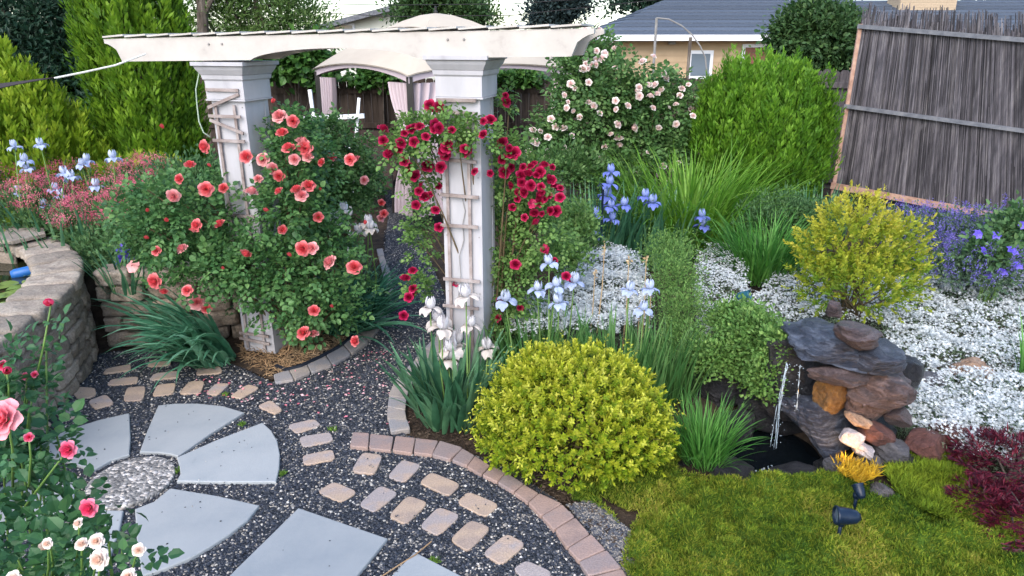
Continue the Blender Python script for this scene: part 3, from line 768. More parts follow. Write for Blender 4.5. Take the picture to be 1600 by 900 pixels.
# grey stones right of the bricks
P = scatter(pp([(885, 790), (925, 780), (985, 830), (1000, 905), (975, 900), (940, 850)]), 2600); n = len(P)
s = rng.uniform(.01, .022, n); A = rdir(n); A[:, 2] *= .3
b = B(); inst(b, np.stack([P[:, 0], P[:, 1], np.full(n, .005) + H(P[:, 0], P[:, 1])], 1), A, np.array([0, 0, 1.0]) + rdir(n) * .4, s, s * .8, T_OCT, rng.uniform(.74, .95, n))
b.build('grey_chippings', 'pebble', kind='stuff', label='pale grey stone chippings between brick border and moss', cat='gravel')
# fallen petals
G('petal_pink', [(.85, .2, .26), (.88, .4, .45), (.9, .65, .66)], .3)
P = np.concatenate([scatter(pp([(380, 600), (560, 560), (620, 520), (600, 620), (480, 640), (380, 640)]), 95), scatter(pp([(300, 590), (420, 600), (400, 640), (300, 620)]), 40), scatter(pp([(420, 590), (650, 590), (640, 680), (440, 660)]), 30)]); n = len(P); A = rdir(n); A[:, 2] *= .2
b = B(); inst(b, np.stack([P[:, 0], P[:, 1], np.full(n, .012)], 1), A, np.array([0, 0, 1.0]) + rdir(n) * .3, rng.uniform(.018, .032, n), rng.uniform(.014, .024, n), T_SMALL, rng.uniform(0, 1, n))
b.build('fallen_petals', 'petal_pink', kind='stuff', label='pink rose petals fallen on the gravel path', cat='petals')

# ================================================================== POND AND WALLS
import bmesh
_bm = bmesh.new(); bmesh.ops.create_icosphere(_bm, subdivisions=4, radius=1)
SV = np.array([v.co[:] for v in _bm.verts]); SF = np.array([[v.index for v in f.verts] for f in _bm.faces]); _bm.free()
SC = SV / (np.sum(np.abs(SV) ** 8, axis=1) ** (1 / 8))[:, None]
def blockmesh(b, c4, z0, h, seed):
    "rough rounded block over a plan quad"
    c = [np.array(q[:2]) for q in c4]; u = (SC[:, 0] + 1) / 2; v = (SC[:, 1] + 1) / 2
    P = (c[0] * ((1 - u) * (1 - v))[:, None] + c[1] * (u * (1 - v))[:, None] + c[2] * (u * v)[:, None] + c[3] * ((1 - u) * v)[:, None])
    z = z0 + h * (SC[:, 2] + 1) / 2
    Q = np.column_stack([P, z]); m = Q.mean(0); off = seed * 3.7
    d = np.array([noise.fractal(Vector(q * 9 + off), .9, 2.0, 3) for q in Q])
    b.add(Q + (Q - m) / (np.linalg.norm(Q - m, axis=1)[:, None]) * (d * .02)[:, None], SF, (seed * .618) % 1)
def resample(P, step):
    P = np.array(P); d = np.concatenate([[0], np.cumsum(np.linalg.norm(np.diff(P, axis=0), axis=1))])
    return lambda s: np.array([np.interp(s, d, P[:, 0]), np.interp(s, d, P[:, 1])]), d[-1]
def blockwall(parent, path, ncourse, top, capd=.30, caph=.1, depth=.24, batter=.0, capover=.02, seed0=0):
    f, Lt = resample(path, .1)
    def nrm(s):
        t = f(min(s + .03, Lt)) - f(max(s - .03, 0)); t /= np.linalg.norm(t); return np.array([t[1], -t[0]])
    hc = (top - caph) / ncourse; k = seed0
    for ci in range(ncourse + 1):
        cap = ci == ncourse; z0 = ci * hc if not cap else top - caph; hh = (hc if not cap else caph) * .965
        s = 0 if (ci % 2 == 0) else -.16
        rg = random.Random(ci + seed0)
        while s < Lt - .02:
            l = rg.uniform(.26, .42) if not cap else rg.uniform(.3, .38)
            a = max(s, 0); e = min(s + l, Lt)
            if Lt - e < .1: e = Lt
            if e - a > .05:
                o = (capover if cap else rg.uniform(-.012, .012)) + batter * (ncourse - ci) * hc; dd = capd if cap else depth
                pa, pe = f(a + .012), f(e - .012); na, ne = nrm(a), nrm(e)
                b = B(); blockmesh(b, [pa + na * o, pe + ne * o, pe - ne * dd, pa - na * dd], z0, hh, k)
                b.build('cap_stone' if cap else 'block', 'cap_stone' if cap else 'wall_stone', parent, smooth=True)
                k += 1
            s = e
wp = [at(x, y, .75)[:2] for x, y in [(60, 366), (88, 372), (110, 386), (124, 405), (124, 424), (104, 448), (76, 470), (44, 493), (5, 522), (-60, 570), (-140, 650)]]
# smooth the wall path
wp = np.array(wp)
for _ in range(2):
    q = [wp[0]]
    for i in range(len(wp) - 1): q += [wp[i] * .75 + wp[i + 1] * .25, wp[i] * .25 + wp[i + 1] * .75]
    q.append(wp[-1]); wp = np.array(q)
wp = wp[::-1]
# make sure normal points away from the pond (to the right / camera)
WP = wp
cen = np.array([-4.6, 4.6])
tt = wp[1] - wp[0]; n0 = np.array([tt[1], -tt[0]])
if n0 @ (wp[0] - cen) < 0: wp = wp[::-1]
pw = thing('pond_wall', 'curved raised pond wall of tan concrete blocks with flat cap stones', 'wall', (wp[len(wp) // 2][0], wp[len(wp) // 2][1], 0))
blockwall(pw, wp, 6, .75, capd=.33, capover=.03, batter=.02)
# water inside
iw = []
f_, L_ = resample(wp, .1)
for s in np.linspace(0, L_, 24):
    t = f_(min(s + .03, L_)) - f_(max(s - .03, 0)); t /= np.linalg.norm(t); iw.append(f_(s) - np.array([t[1], -t[0]]) * .22)
iw = [np.array([q[0], q[1], 0]) for q in iw]
far = [np.array([-6.8, 3.2, 0]), np.array([-7.0, 5.0, 0]), np.array([-6.4, 6.6, 0])]
if iw[0][1] < iw[-1][1]: poly = iw + far[::-1]
else: poly = iw + far
sheet('pond_water', poly, .60, 'pond_water')
# ledge flagstones over the far pond rim
fs = thing('flagstone_ledge', 'thin tan flagstones laid on the far rim of the raised pond', 'stone ledge', (-4.6, 6.2, .72))
for q, z in (([(-60, 352), (20, 354), (50, 362), (22, 378), (-60, 374)], .74), ([(22, 357), (70, 360), (72, 370), (20, 382), (-10, 379)], .775), ([(-60, 372), (16, 380), (8, 392), (-60, 390)], .70)):
    P = np.array(pp(q, z)); b = B(); bevbox(b, P, .032, .006, random.random()); b.build('flagstone', 'cap_stone', fs)
b = B(); blockmesh(b, [at(-80, 388, .7), at(24, 396, .7), at(24, 380, .7), at(-80, 376, .7)], .45, .24, 91); b.build('support_block', 'wall_stone', fs, smooth=True)
# low wall
lw = [at(137, 441, .66)[:2], at(180, 443, .66)[:2], at(240, 440, .66)[:2], at(340, 432, .66)[:2]]
lw = [np.array([-3.42, 5.42]), np.array([-2.95, 5.45]), np.array([-2.3, 5.6]), np.array([-1.9, 5.75])]
t0 = lw[1] - lw[0]
lo_ = thing('low_block_wall', 'short straight retaining wall of tan blocks beside the pond wall', 'wall', (lw[1][0], lw[1][1], 0))
blockwall(lo_, lw, 4, .68, capd=.26, caph=.13, depth=.24, seed0=300)
# lily pads
leafmat('lily', [(.07, .12, .025), (.13, .2, .04), (.2, .25, .06)], .1, .3)
wl = thing('water_lily', 'round green lily pads floating on the raised pond', 'water plant', at(10, 470, .605))
for (x, y) in [(8, 446), (30, 451), (50, 440), (15, 460), (38, 466), (5, 478), (22, 485), (-12, 465), (-8, 495), (-20, 450), (52, 428)]:
    c = at(x, y, .606); b = B(); R_ = random.uniform(.07, .10); a0 = random.uniform(0, 6)
    V = [c + np.array([0, 0, .004])] + [c + np.array([math.cos(a0 + a) * R_, math.sin(a0 + a) * R_, .006 + .004 * math.sin(a * 3)]) for a in np.linspace(.25, 2 * PI - .25, 18)]
    b.add(V, np.array([[0, i, i + 1] for i in range(1, 18)]), random.random()); b.build('lily_pad', 'lily', wl)
# blue watering hose coil / pump
pmat('blue_plastic', [(.01, .07, .25), (.02, .12, .36)], 8, .35, 0)
bp = thing('pond_pump', 'bright blue pond pump half under water at the pond rim', 'pump', at(40, 425, .6))
b = B(); c = at(44, 424, .63); lathe(b, c, [(0, -.12), (.035, -.12), (.045, -.09), (.045, .06), (.03, .1), (0, .1)], 14, axis=(1, .5, .15)); b.build('housing', 'blue_plastic', bp, smooth=True)
b = B(); tube(b, [c + np.array([.1, .05, .02]), c + np.array([.14, .1, .03]), c + np.array([.12, .16, .01]), c + np.array([.0, .2, -.02])], .014, 8); b.build('hose', 'black_plastic', bp, smooth=True)

# ================================================================== PERGOLA
PX, PY = -2.04, 5.45; PA = math.radians(-16.5); SP = 1.81
pg = thing('pergola', 'white pergola arch on two square columns with trellises over the path', 'pergola', (PX, PY, 0))
def w2l(p):
    d = np.array(p, float) - [PX, PY, 0]; c_, s_ = math.cos(-PA), math.sin(-PA)
    return np.array([PX + c_ * d[0] - s_ * d[1], PY + s_ * d[0] + c_ * d[1], p[2]])
def prism(b, c0, c1, z0, z1, h0, h1, r=.5):
    v = [[c[0] + sx * h, c[1] + sy * h, z] for c, z, h in ((c0, z0, h0), (c1, z1, h1)) for sx, sy in ((-1, -1), (1, -1), (1, 1), (-1, 1))]
    b.add(v, BOXF, r)
def column(x, zt):
    c = (x, PY); b = B(); prism(b, c, c, -.02, zt - .26, .142, .138)
    for sx in (-1, 1):
        for sy in (-1, 1):
            prism(b, (x + sx * .122, PY + sy * .122), (x + sx * .118, PY + sy * .118), -.02, zt - .265, .0235, .0235)
    colm = b.build('column', 'white_paint', pg)
    b = B(); prism(b, c, c, zt - .26, zt - .128, .162, .162); prism(b, c, c, zt - .272, zt - .262, .169, .169)
    b.build('frieze_board', 'white_paint', colm)
    b = B(); zz = [zt - .13, zt - .12, zt - .09, zt - .055, zt - .03, zt - .026, zt]; hh = [.164, .172, .176, .198, .208, .22, .22]
    for k in range(6): prism(b, c, c, zz[k], zz[k + 1] - (.002 if k in (1, 4) else 0), hh[k], hh[k + 1])
    b.build('cap_moulding', 'white_paint', colm)
    b = B()
    for sx in (-.12, .12):
        for z in np.arange(.3, 2.0, .42): box(b, (x + sx - .004, PY - .1455, z), (x + sx + .004, PY - .1440, z + .008))
    b.build('nail_heads', 'grey_metal', colm)
    return x
xl_c = column(PX, 2.30); xr_c = column(PX + SP, 2.355)
def trellis(x, rails, slx):
    b = B(); yf = PY - .158
    for sx in slx: beam_box(b, (x + sx, yf, .05), (x + sx, yf, 2.0), .022, .010, random.random(), up=(0, 1, 0))
    t = b.build('trellis', 'old_wood', pg)
    for z, a in rails:
        b = B(); o = random.uniform(-.008, .008); beam_box(b, (x - .155 + o, yf - .013, z - a), (x + .125 + o, yf - .016, z + a), .012, .022, random.random(), up=(0, 0, 1)); b.build('rail', 'old_wood', t)
def zrow(py, Y): return dp(700, py, Y)[2]
trellis(xr_c, [(zrow(y, 4.80), random.uniform(-.005, .005)) for y in (156, 175, 250, 305, 352, 436, 478)], (-.10, .06))
trellis(xl_c, [(zrow(y, 5.33), a) for y, a in ((140, 0), (157, .05), (181, 0), (197, -.045), (219, 0), (335, 0), (375, 0), (520, 0), (530, -.01))], (-.10, .06))
BX0, BX1 = PX - .97, PX + 2.70
def ztop(x): return 2.455 + (x - BX0) / (BX1 - BX0) * .06
def beam(yf, th=.045):
    xs = np.linspace(BX0, BX1, 110); b = B(); top = []; bot = []; m0 = PX + SP / 2
    for x in xs:
        zt = ztop(x); zb = zt - .16
        if abs(x - m0) < .62: zb = zt - .16 + .07 * (max(0, 1 - ((x - m0) / .62) ** 2)) ** .6
        e = min(x - BX0, BX1 - x)
        if e < .22:
            u = e / .22; zb = zt - (.03 + .055 * min(1, u * 2.0) ** 1.6 + .075 * sstep(.5, .62, u) * (1 - .25 * sstep(.6, 1, u)) + .019 * sstep(.6, 1, u))
        top.append((x, zt)); bot.append((x, zb))
    n = len(xs); V = [[x, yf, z] for x, z in top] + [[x, yf, z] for x, z in bot] + [[x, yf + th, z] for x, z in top] + [[x, yf + th, z] for x, z in bot]
    Fq = []
    for i in range(n - 1):
        Fq += [[n + i, n + i + 1, i + 1, i], [2 * n + i, 2 * n + i + 1, 3 * n + i + 1, 3 * n + i], [i, i + 1, 2 * n + i + 1, 2 * n + i], [3 * n + i, 3 * n + i + 1, n + i + 1, n + i]]
    Fq += [[n, 0, 2 * n, 3 * n], [n - 1, 2 * n - 1, 4 * n - 1, 3 * n - 1]]
    b.add(V, np.array(Fq)); o = b.build('beam', 'cream_paint', pg)
    b = B()
    for x in (PX - .05, PX + .06, PX + SP - .05, PX + SP + .06): 
        if yf < PY: lathe(b, (x, yf - .003, ztop(x) - .05), [(0, 0), (.009, 0), (.007, .004), (0, .005)], 8, axis=(0, -1, 0))
    if yf < PY: b.build('bolt_heads', 'grey_metal', o)
beam(PY - .20); beam(PY + .155)
for x in np.arange(BX0 + .0, BX1 - .15, .2):
    z = ztop(x) + .012; b = B()
    beam_box(b, (x + .1, PY - .215, z + .008), (x + .1, PY + .215, z + .008), .188, .012, random.random(), up=(-.07, 0, 1)); b.build('slat', 'cream_paint', pg)
b = B(); q = [w2l(dp(x, y, PY - .1)) for x, y in [(306, 97), (311, 115), (306, 140), (308, 165), (311, 190), (318, 207), (328, 214)]]
tube(b, q, .005, 6); b.build('cable', 'wire', pg, smooth=True)
b = B(); q = [w2l(dp(x, y, 4.79)) for x, y in [(722, 310), (727, 330), (723, 350), (725, 375), (718, 400), (720, 430), (716, 470)]]
tube(b, q, .003, 5); b.build('cable', 'grey_metal', pg, smooth=True)
pg.rotation_euler = (0, 0, PA)
# shade sail + rope
b = B(); A_ = dp(85, 122, 5.0); Q = [dp(-160, 165, 3.2), dp(-160, 140, 3.6)]
V = []; n = 12
for i in range(n + 1):
    t = i / n
    a = dp(85 - 245 * t, 121 + 22 * t + 10 * math.sin(PI * t) * .3, 5.0 - 1.2 * t); c = dp(85 - 245 * t, 122 + 70 * t - 22 * math.sin(PI * t) * .4, 5.0 - 1.6 * t)
    V += [a, c, a + np.array([0, 0, .004]), c + np.array([0, 0, .004])]
Fq = []
for i in range(n):
    o = i * 4; p = o + 4; Fq += [[o, p, p + 1, o + 1], [o + 3, p + 3, p + 2, o + 2], [o, o + 2, p + 2, p], [o + 1, p + 1, p + 3, o + 3]]
b.add(V, np.array(Fq)); ss = thing('shade_sail', 'brown shade sail corner stretched from the left by a pale rope', 'shade sail', A_); b.build('cloth', 'sail', ss)
b = B(); tube(b, [A_, dp(130, 113, 5.05), dp(180, 102, 5.12), dp(228, 84, 5.2)], .007, 6); b.build('rope', 'rope', ss)

# ================================================================== FENCES
def fence(name, lab, x0, y0, x1, y1, zt, mat, pw=.14, dog=True, posts=2.4, zb=0.0, wave=0.02):
    p0 = np.array([x0, y0]); p1 = np.array([x1, y1]); Lf = np.linalg.norm(p1 - p0); d = (p1 - p0) / Lf; nn = np.array([d[1], -d[0]])
    root = thing(name, lab, 'fence', (x0, y0, 0)); b = B()
    for k in range(int(Lf / pw)):
        a = p0 + d * (k * pw + .004); e = a + d * (pw - .008); t = .018; z = zt + random.uniform(-wave, wave)
        c = [(a), (e)]
        pr = [(0, zb), (pw - .008, zb), (pw - .008, z - .03), (pw - .035, z), (.027, z), (0, z - .03)]
        V = [[*(a + d * u - nn * 0), zz] for u, zz in pr] + [[*(a + d * u - nn * t), zz] for u, zz in pr]
        m = 6; r = random.random()
        b.add(V, np.array([[0, 1, 2, 3, 4, 5]]), r); b.f.append(np.array([[11, 10, 9, 8, 7, 6]]) + b.n - 12); b.m.append(np.array([0]))
        b.f.append(np.array([[i, i + 6, (i + 1) % 6 + 6, (i + 1) % 6] for i in range(6)]) + b.n - 12); b.m.append(np.zeros(6, int))
    b.build('board_panel', mat, root)
    for z in (.3, zt * .55, zt - .22):
        b = B(); beam_box(b, (*(p0 + nn * .022), z), (*(p1 + nn * .022), z), .04, .09); b.build('rail', mat, root)
    s = 0
    while s <= Lf:
        q = p0 + d * s + nn * .09; b = B(); box(b, (q[0] - .045, q[1] - .045, -.1), (q[0] + .045, q[1] + .045, zt - .05)); b.build('post', mat, root); s += posts
    return root
fence('wood_fence', 'dark brown board fence behind the gazebo and the climbing rose', -9.5, 12.9, 7.5, 12.9, 1.82, 'fence_wood')
fence('wood_fence', 'grey weathered board fence between round evergreen and reed screen', 4.75, 11.9, 7.4, 9.0, 2.0, 'fence_grey', .14)
# ================================================================== REED SCREEN
TL, TR = dp(1345, 38, 10.3), dp(1640, 62, 8.9)
BL, BR = dp(1303, 290, 10.1), dp(1640, 352, 8.7)
rs = thing('reed_screen', 'tall leaning grey reed screen with ragged top and wooden battens', 'screen', (BL + BR) / 2)
def sc(u, v, off=0):
    p = (BL * (1 - u) + BR * u) * (1 - v) + (TL * (1 - u) + TR * u) * v
    nn = unit(np.cross(BR - BL, TL - BL)); 
    if nn[1] > 0: nn = -nn
    return p + nn * off
b = B()
for k in range(1500):
    u = random.uniform(0, 1) if k > 700 else k / 700; v1 = 1.0 + random.random() ** 2.5 * .13 + .012 * math.sin(u * 30); v0 = random.uniform(-.03, .02); du = random.gauss(0, .004)
    off = random.uniform(-.012, .012); w_ = random.uniform(.003, .006)
    p = sc(u, v0, off); q = sc(min(max(u + du, 0), 1.0), v1, off + random.gauss(0, .01)); x = unit(BR - BL); nn = np.array([0, -1, 0])
    m_ = (p + q) / 2 + x * random.gauss(0, .006)
    V = []
    for e in (p, m_, q): V += [e - x * w_, e + nn * w_, e + x * w_]
    b.add(V, np.array([[0, 1, 4, 3], [1, 2, 5, 4], [3, 4, 7, 6], [4, 5, 8, 7]]), random.random())
V = [sc(0, 0, -.065), sc(1, 0, -.065), sc(1, .99, -.065), sc(0, .99, -.065), sc(0, 0, -.075), sc(1, 0, -.075), sc(1, .99, -.075), sc(0, .99, -.075)]
b.add(V, np.array([[0, 1, 2, 3], [7, 6, 5, 4], [0, 4, 5, 1], [2, 6, 7, 3]]), .4)
b.build('reed_panel', 'reed', rs)
for v, m_, h in ((.985, 'batten_grey', .055), (.505, 'batten_grey', .05), (.0, 'batten_red', .085)):
    b = B(); beam_box(b, sc(-.012, v, .055), sc(1, v, .055), .045, h); b.build('batten', m_, rs)
b = B(); beam_box(b, sc(0, -.12, .028), sc(0, 1, .028), .03, .05, up=(1, 0, 0)); b.build('edge_post', 'batten_red', rs)
b = B(); beam_box(b, sc(.97, -.2, -.13), sc(.97, 1, -.13), .09, .09, up=(1, 0, 0)); b.build('support_post', 'fence_grey', rs)
b = B(); beam_box(b, sc(.03, -.25, -.13), sc(.03, .99, -.13), .09, .09, up=(1, 0, 0)); b.build('support_post', 'fence_grey', rs)

# ================================================================== GAZEBO
gz_ = thing('gazebo', 'cream canopy gazebo with two tiered top and mauve curtains', 'gazebo', (-1.1, 11.0, 0))
GC = [dp(637, 118, 9.3), dp(897, 111, 10.9), dp(733, 105, 13.0), dp(486, 106, 11.1)]   # near, right, back, left
zc = 2.02
for q in GC: q[2] = zc
cen = (GC[0] + GC[2]) / 2; cen = np.array([cen[0], cen[1], 0]); cen[:2] = dp(682, 60, 11.1)[:2]
def edgept(u):
    k = int(u) % 4; t = u - int(u); p = GC[k] * (1 - t) + GC[(k + 1) % 4] * t; return p, t
nU, nV = 96, 8
b = B(); V = []
for j in range(nV + 1):
    s = j / nV
    for i in range(nU):
        p, t = edgept(i * 4 / nU); arch = .12 * (math.sin(PI * ((t * 1) % 1)) ** .7) if True else 0
        z = zc + arch * (1 - s) ** 1.5 + (2.58 - zc) * (1 - (1 - s) ** 1.6) 
        q = p * (1 - s * .74) + cen * (s * .74); sagp = (1 - abs(2 * t - 1)) * .05 * math.sin(PI * s)
        V.append([q[0], q[1], z - sagp])
Fq = [[j * nU + i, j * nU + (i + 1) % nU, (j + 1) * nU + (i + 1) % nU, (j + 1) * nU + i] for j in range(nV) for i in range(nU)]
b.add(V, np.array(Fq)); V2 = [[v[0], v[1], v[2] - .012] for v in V]; b.add(V2, np.array(Fq)[:, ::-1])
canopy = b.build('canopy', 'canopy', gz_, smooth=False)
b = B(); V = []
for j in range(4):
    s = (0, .35, .7, 1)[j]; zz = (2.6, 2.71, 2.79, 2.82)[j]
    for i in range(nU):
        p, t = edgept(i * 4 / nU); f = .40 * (1 - s); q = cen + (p - cen) * f; V.append([q[0], q[1], zz - (.03 * (1 - abs(2 * t - 1)) if j == 0 else 0) + (.05 * math.sin(PI * t) if j == 0 else 0)])
Fq = [[j * nU + i, j * nU + (i + 1) % nU, (j + 1) * nU + (i + 1) % nU, (j + 1) * nU + i] for j in range(3) for i in range(nU)]
b.add(V, np.array(Fq)); b.add([[v[0], v[1], v[2] - .01] for v in V], np.array(Fq)[:, ::-1]); b.build('top_tier', 'canopy', gz_)
b = B(); lathe(b, (cen[0], cen[1], 2.81), [(.03, 0), (.03, .03), (.015, .05), (.02, .09), (0, .11)], 10); b.build('finial', 'dark_metal', gz_)
b = B()   # dark rim of the vent
for i in range(nU):
    p, t = edgept(i * 4 / nU); p2, t2 = edgept((i + 1) % nU * 4 / nU); a = cen + (p - cen) * .3; c = cen + (p2 - cen) * .3
    b.add([[a[0], a[1], 2.55], [c[0], c[1], 2.55], [c[0], c[1], 2.64], [a[0], a[1], 2.64]], np.array([[0, 1, 2, 3]]))
b.build('vent_mesh', 'dark_metal', gz_)
# valance under the scalloped edge
for k in range(4):
    b = B(); V = []; n = 24
    for i in range(n + 1):
        t = i / n; p = GC[k] * (1 - t) + GC[(k + 1) % 4] * t; q = cen + (p - cen) * .975; ar = .12 * math.sin(PI * t) ** .7
        zt_ = zc + ar - .01; zb_ = zc + ar - .06 - .04 * (1 - math.sin(PI * t)); V += [[q[0], q[1], zt_], [q[0], q[1], zb_]]
    b.add(V, np.array([[2 * i, 2 * i + 1, 2 * i + 3, 2 * i + 2] for i in range(n)])); 
    b.build('valance', 'curtain', gz_)
for k in range(4):
    q = cen + (GC[k] - cen) * .95; b = B(); box(b, (q[0] - .04, q[1] - .04, 0), (q[0] + .04, q[1] + .04, 2.0)); b.build('post', 'dark_metal' if k != 1 else 'old_wood', gz_)
def curtain(k, du, w_, z0=.15, zt_=1.92, tie=.9):
    q = cen + (GC[k] - cen) * .93; d = unit(np.array(du, float)); b = B(); n = 48; V = []
    zs = np.linspace(zt_, z0, 18)
    for z in zs:
        pinch = 1 - .6 * math.exp(-((z - tie) / .45) ** 2)
        for i in range(n + 1):
            t = i / n; a = t * w_ * pinch
            fold = .05 * math.sin(t * 36 + math.sin(z * 2) * .6) * (.5 + pinch * .5)
            V.append([q[0] + d[0] * a - d[1] * fold, q[1] + d[1] * a + d[0] * fold, z])
    Fq = [[j * (n + 1) + i, j * (n + 1) + i + 1, (j + 1) * (n + 1) + i + 1, (j + 1) * (n + 1) + i] for j in range(17) for i in range(n)]
    b.add(V, np.array(Fq)); b.build('curtain', 'curtain', gz_, smooth=True)
u01 = (GC[1] - GC[0])[:2]; u03 = (GC[3] - GC[0])[:2]
curtain(0, u01, .85, tie=1.15); curtain(0, u03, .5, tie=1.15); curtain(1, -u01, .22); curtain(3, -u03, .4)
# reclining chair in the gazebo
ch = thing('garden_chair', 'dark brown padded garden chair standing inside the gazebo', 'chair', dp(585, 262, 10.6) * [1, 1, 0])
c = wloc(ch)
b = B(); box(b, (c[0] - .3, c[1] - .28, .36), (c[0] + .3, c[1] + .3, .46)); b.build('seat', 'sail', ch)
b = B(); beam_box(b, (c[0], c[1] + .3, .44), (c[0] + .02, c[1] + .55, 1.1), .56, .1, up=(0, 1, .3)); b.build('backrest', 'sail', ch)
for sx in (-.3, .3):
    b = B(); tube(b, [(c[0] + sx, c[1] - .28, 0), (c[0] + sx, c[1] - .26, .6), (c[0] + sx, c[1] + .3, .62), (c[0] + sx, c[1] + .34, .0)], .018, 8); b.build('arm_frame', 'dark_metal', ch)
# low table of the gazebo
# white stand left of the gazebo
ws = thing('white_stand', 'white plant stand of crossed bars behind the coral rose', 'stand', dp(520, 240, 7.8) * [1, 1, 0])
Yw = 7.8
b = B(); beam_box(b, dp(448, 187, Yw), dp(569, 181, Yw), .05, .045); b.build('rail', 'white_metal', ws)
b = B(); beam_box(b, dp(440, 236, Yw + .15), dp(562, 230, Yw + .15), .04, .03); b.build('rail', 'white_metal', ws)
b = B(); beam_box(b, dp(484, 140, Yw + .03), [dp(489, 186, Yw)[0] + .08, Yw + .03, .0], .035, .03, up=(0, 1, 0)); b.build('upright', 'white_metal', ws)
b = B(); beam_box(b, dp(561, 153, Yw + .06), [dp(540, 240, Yw)[0] - .1, Yw + .06, .0], .03, .025, up=(0, 1, 0)); b.build('upright', 'white_metal', ws)

# ================================================================== HOUSES
def siding(b, p0, p1, z0, z1, st=.18):
    p0 = np.array(p0, float); p1 = np.array(p1, float); d = unit(p1 - p0); nn = np.array([d[1], -d[0]]); z = z0
    while z < z1 - .01:
        e = min(z + st, z1); V = [[*(p0 + nn * .02), z], [*(p1 + nn * .02), z], [*p1, e], [*p0, e], [*(p0), z], [*(p1), z]]
        b.add(V, np.array([[0, 1, 2, 3], [4, 5, 1, 0]]), random.random()); z = e
Yh = 23.0; xl = dp(958, 60, Yh)[0]; xr = 24.0
ze = dp(1080, 55, Yh)[2]; zr = 3.75
h1 = thing('house', 'long tan house with slate blue roof beyond the back fence', 'house', (xl, Yh, 0))
b = B(); siding(b, (xl, Yh), (xr, Yh), 0, ze - .02); siding(b, (xl, Yh + 7), (xl, Yh), 0, ze - .02); b.build('wall', 'siding_tan', h1)
# hipped roof
ov = .5; E = [(xl - ov, Yh - ov), (xr + ov, Yh - ov), (xr + ov, Yh + 7.5), (xl - ov, Yh + 7.5)]; ridge = [(xl + 2.2, Yh + 3.5), (xr - 2.2, Yh + 3.5)]
b = B()
def rowroof(A, Bq, C_, D_, n=10):
    A, Bq, C_, D_ = [np.array(q, float) for q in (A, Bq, C_, D_)]
    for k in range(n):
        t0, t1 = k / n, (k + 1) / n; a = A + (D_ - A) * t0; c = Bq + (C_ - Bq) * t0; e = A + (D_ - A) * t1; g_ = Bq + (C_ - Bq) * t1
        b.add([a + [0, 0, .03], c + [0, 0, .03], g_, e, a, c], np.array([[0, 1, 2, 3], [4, 5, 1, 0]]), random.random())
rowroof((*E[0], ze), (*E[1], ze), (*ridge[1], zr), (*ridge[0], zr)); rowroof((*E[3], ze), (*E[0], ze), (*ridge[0], zr), (*ridge[0], zr)); rowroof((*E[1], ze), (*E[2], ze), (*ridge[1], zr), (*ridge[1], zr)); rowroof((*E[2], ze), (*E[3], ze), (*ridge[0], zr), (*ridge[1], zr))
rf = b.build('roof', 'roof_shingle', h1)
b = B(); box(b, (xl - .55, Yh - .62, ze - .16), (xr, Yh - .5, ze + .01)); box(b, (xl - .55, Yh - .5, ze - .14), (xr, Yh, ze - .11)); b.build('gutter', 'trim_white', h1)
for x in (1037, 1130): 
    c = dp(x, 24, Yh + 3.2); b = B(); lathe(b, (c[0], c[1], c[2] - .2), [(.1, 0), (.1, .25), (.14, .26), (.0, .32)], 8); b.build('roof_vent', 'dark_metal', rf)
def facade(nm, x0, x1, y0, y1, mf, Yf=Yh, root=h1):
    a = dp(x0, y0, Yf); c = dp(x1, y1, Yf); b = B(); box(b, (a[0] - .1, Yf - .07, c[2] - .1), (c[0] + .1, Yf - .012, a[2] + .1)); f = b.build(nm, 'trim_white', root)
    b = B(); box(b, (a[0], Yf - .09, c[2]), (c[0], Yf - .075, a[2])); b.build('pane' if nm == 'window' else 'panel', mf, f)
facade('door', 1164, 1196, 74, 130, 'door_red'); facade('window', 1080, 1106, 84, 118, 'window_glass')
c = dp(1050, 63, Yh - .1); b = B(); box(b, (c[0] - .1, Yh - .2, c[2] - .12), (c[0] + .1, Yh - .02, c[2] + .1)); b.build('wall_lamp', 'grey_metal', h1)
# chimney of the same house
a = dp(1410, -14, Yh + 2.2); c = dp(1488, 40, Yh + 2.2); b = B(); z = ze
while z < a[2] + .35: box(b, (a[0], a[1], z), (c[0], a[1] + .9, z + .075), random.random()); z += .08
b.build('chimney', 'chimney_brick', rf)
# left house
Yl = 31; h2 = thing('house', 'cream sided house with dark gable roof behind the pergola beam', 'house', dp(560, 60, Yl) * [1, 1, 0])
a = dp(497, 45, Yl); c = dp(700, 30, Yl); b = B(); zE = dp(500, 42, Yl)[2]; zP = dp(628, 3, Yl)[2]; xm = dp(628, 4, Yl)[0]
siding(b, (a[0], Yl), (2 * xm - a[0], Yl), 0, zE - .1)
b.add([[a[0], Yl, zE - .1], [xm + (xm - a[0]), Yl, zE - .1], [xm, Yl, zP - .1]], np.array([[0, 1, 2]])); siding(b, (a[0], Yl + 9), (a[0], Yl), 0, zE - .1); b.build('wall', 'siding_cream', h2)
b = B(); x0 = a[0] - .4; d = np.array([xm - x0, 0, zP - zE]); 
for k in range(12):
    t0, t1 = k / 12, (k + 1) / 12; p = np.array([x0, Yl - .5, zE - .08]) + d * t0; q = np.array([x0, Yl - .5, zE - .08]) + d * t1
    b.add([p + [0, 0, .03], p + [0, 10, .03], q + [0, 10, 0], q, p, p + [0, 10, 0]], np.array([[0, 3, 2, 1], [4, 0, 1, 5]]), random.random())
    p2 = p * [-1, 1, 1] + [2 * xm, 0, 0]; q2 = q * [-1, 1, 1] + [2 * xm, 0, 0]; b.add([p2, p2 + [0, 10, 0], q2 + [0, 10, 0], q2], np.array([[0, 1, 2, 3]]), random.random())
b.build('roof', 'roof_shingle', h2)
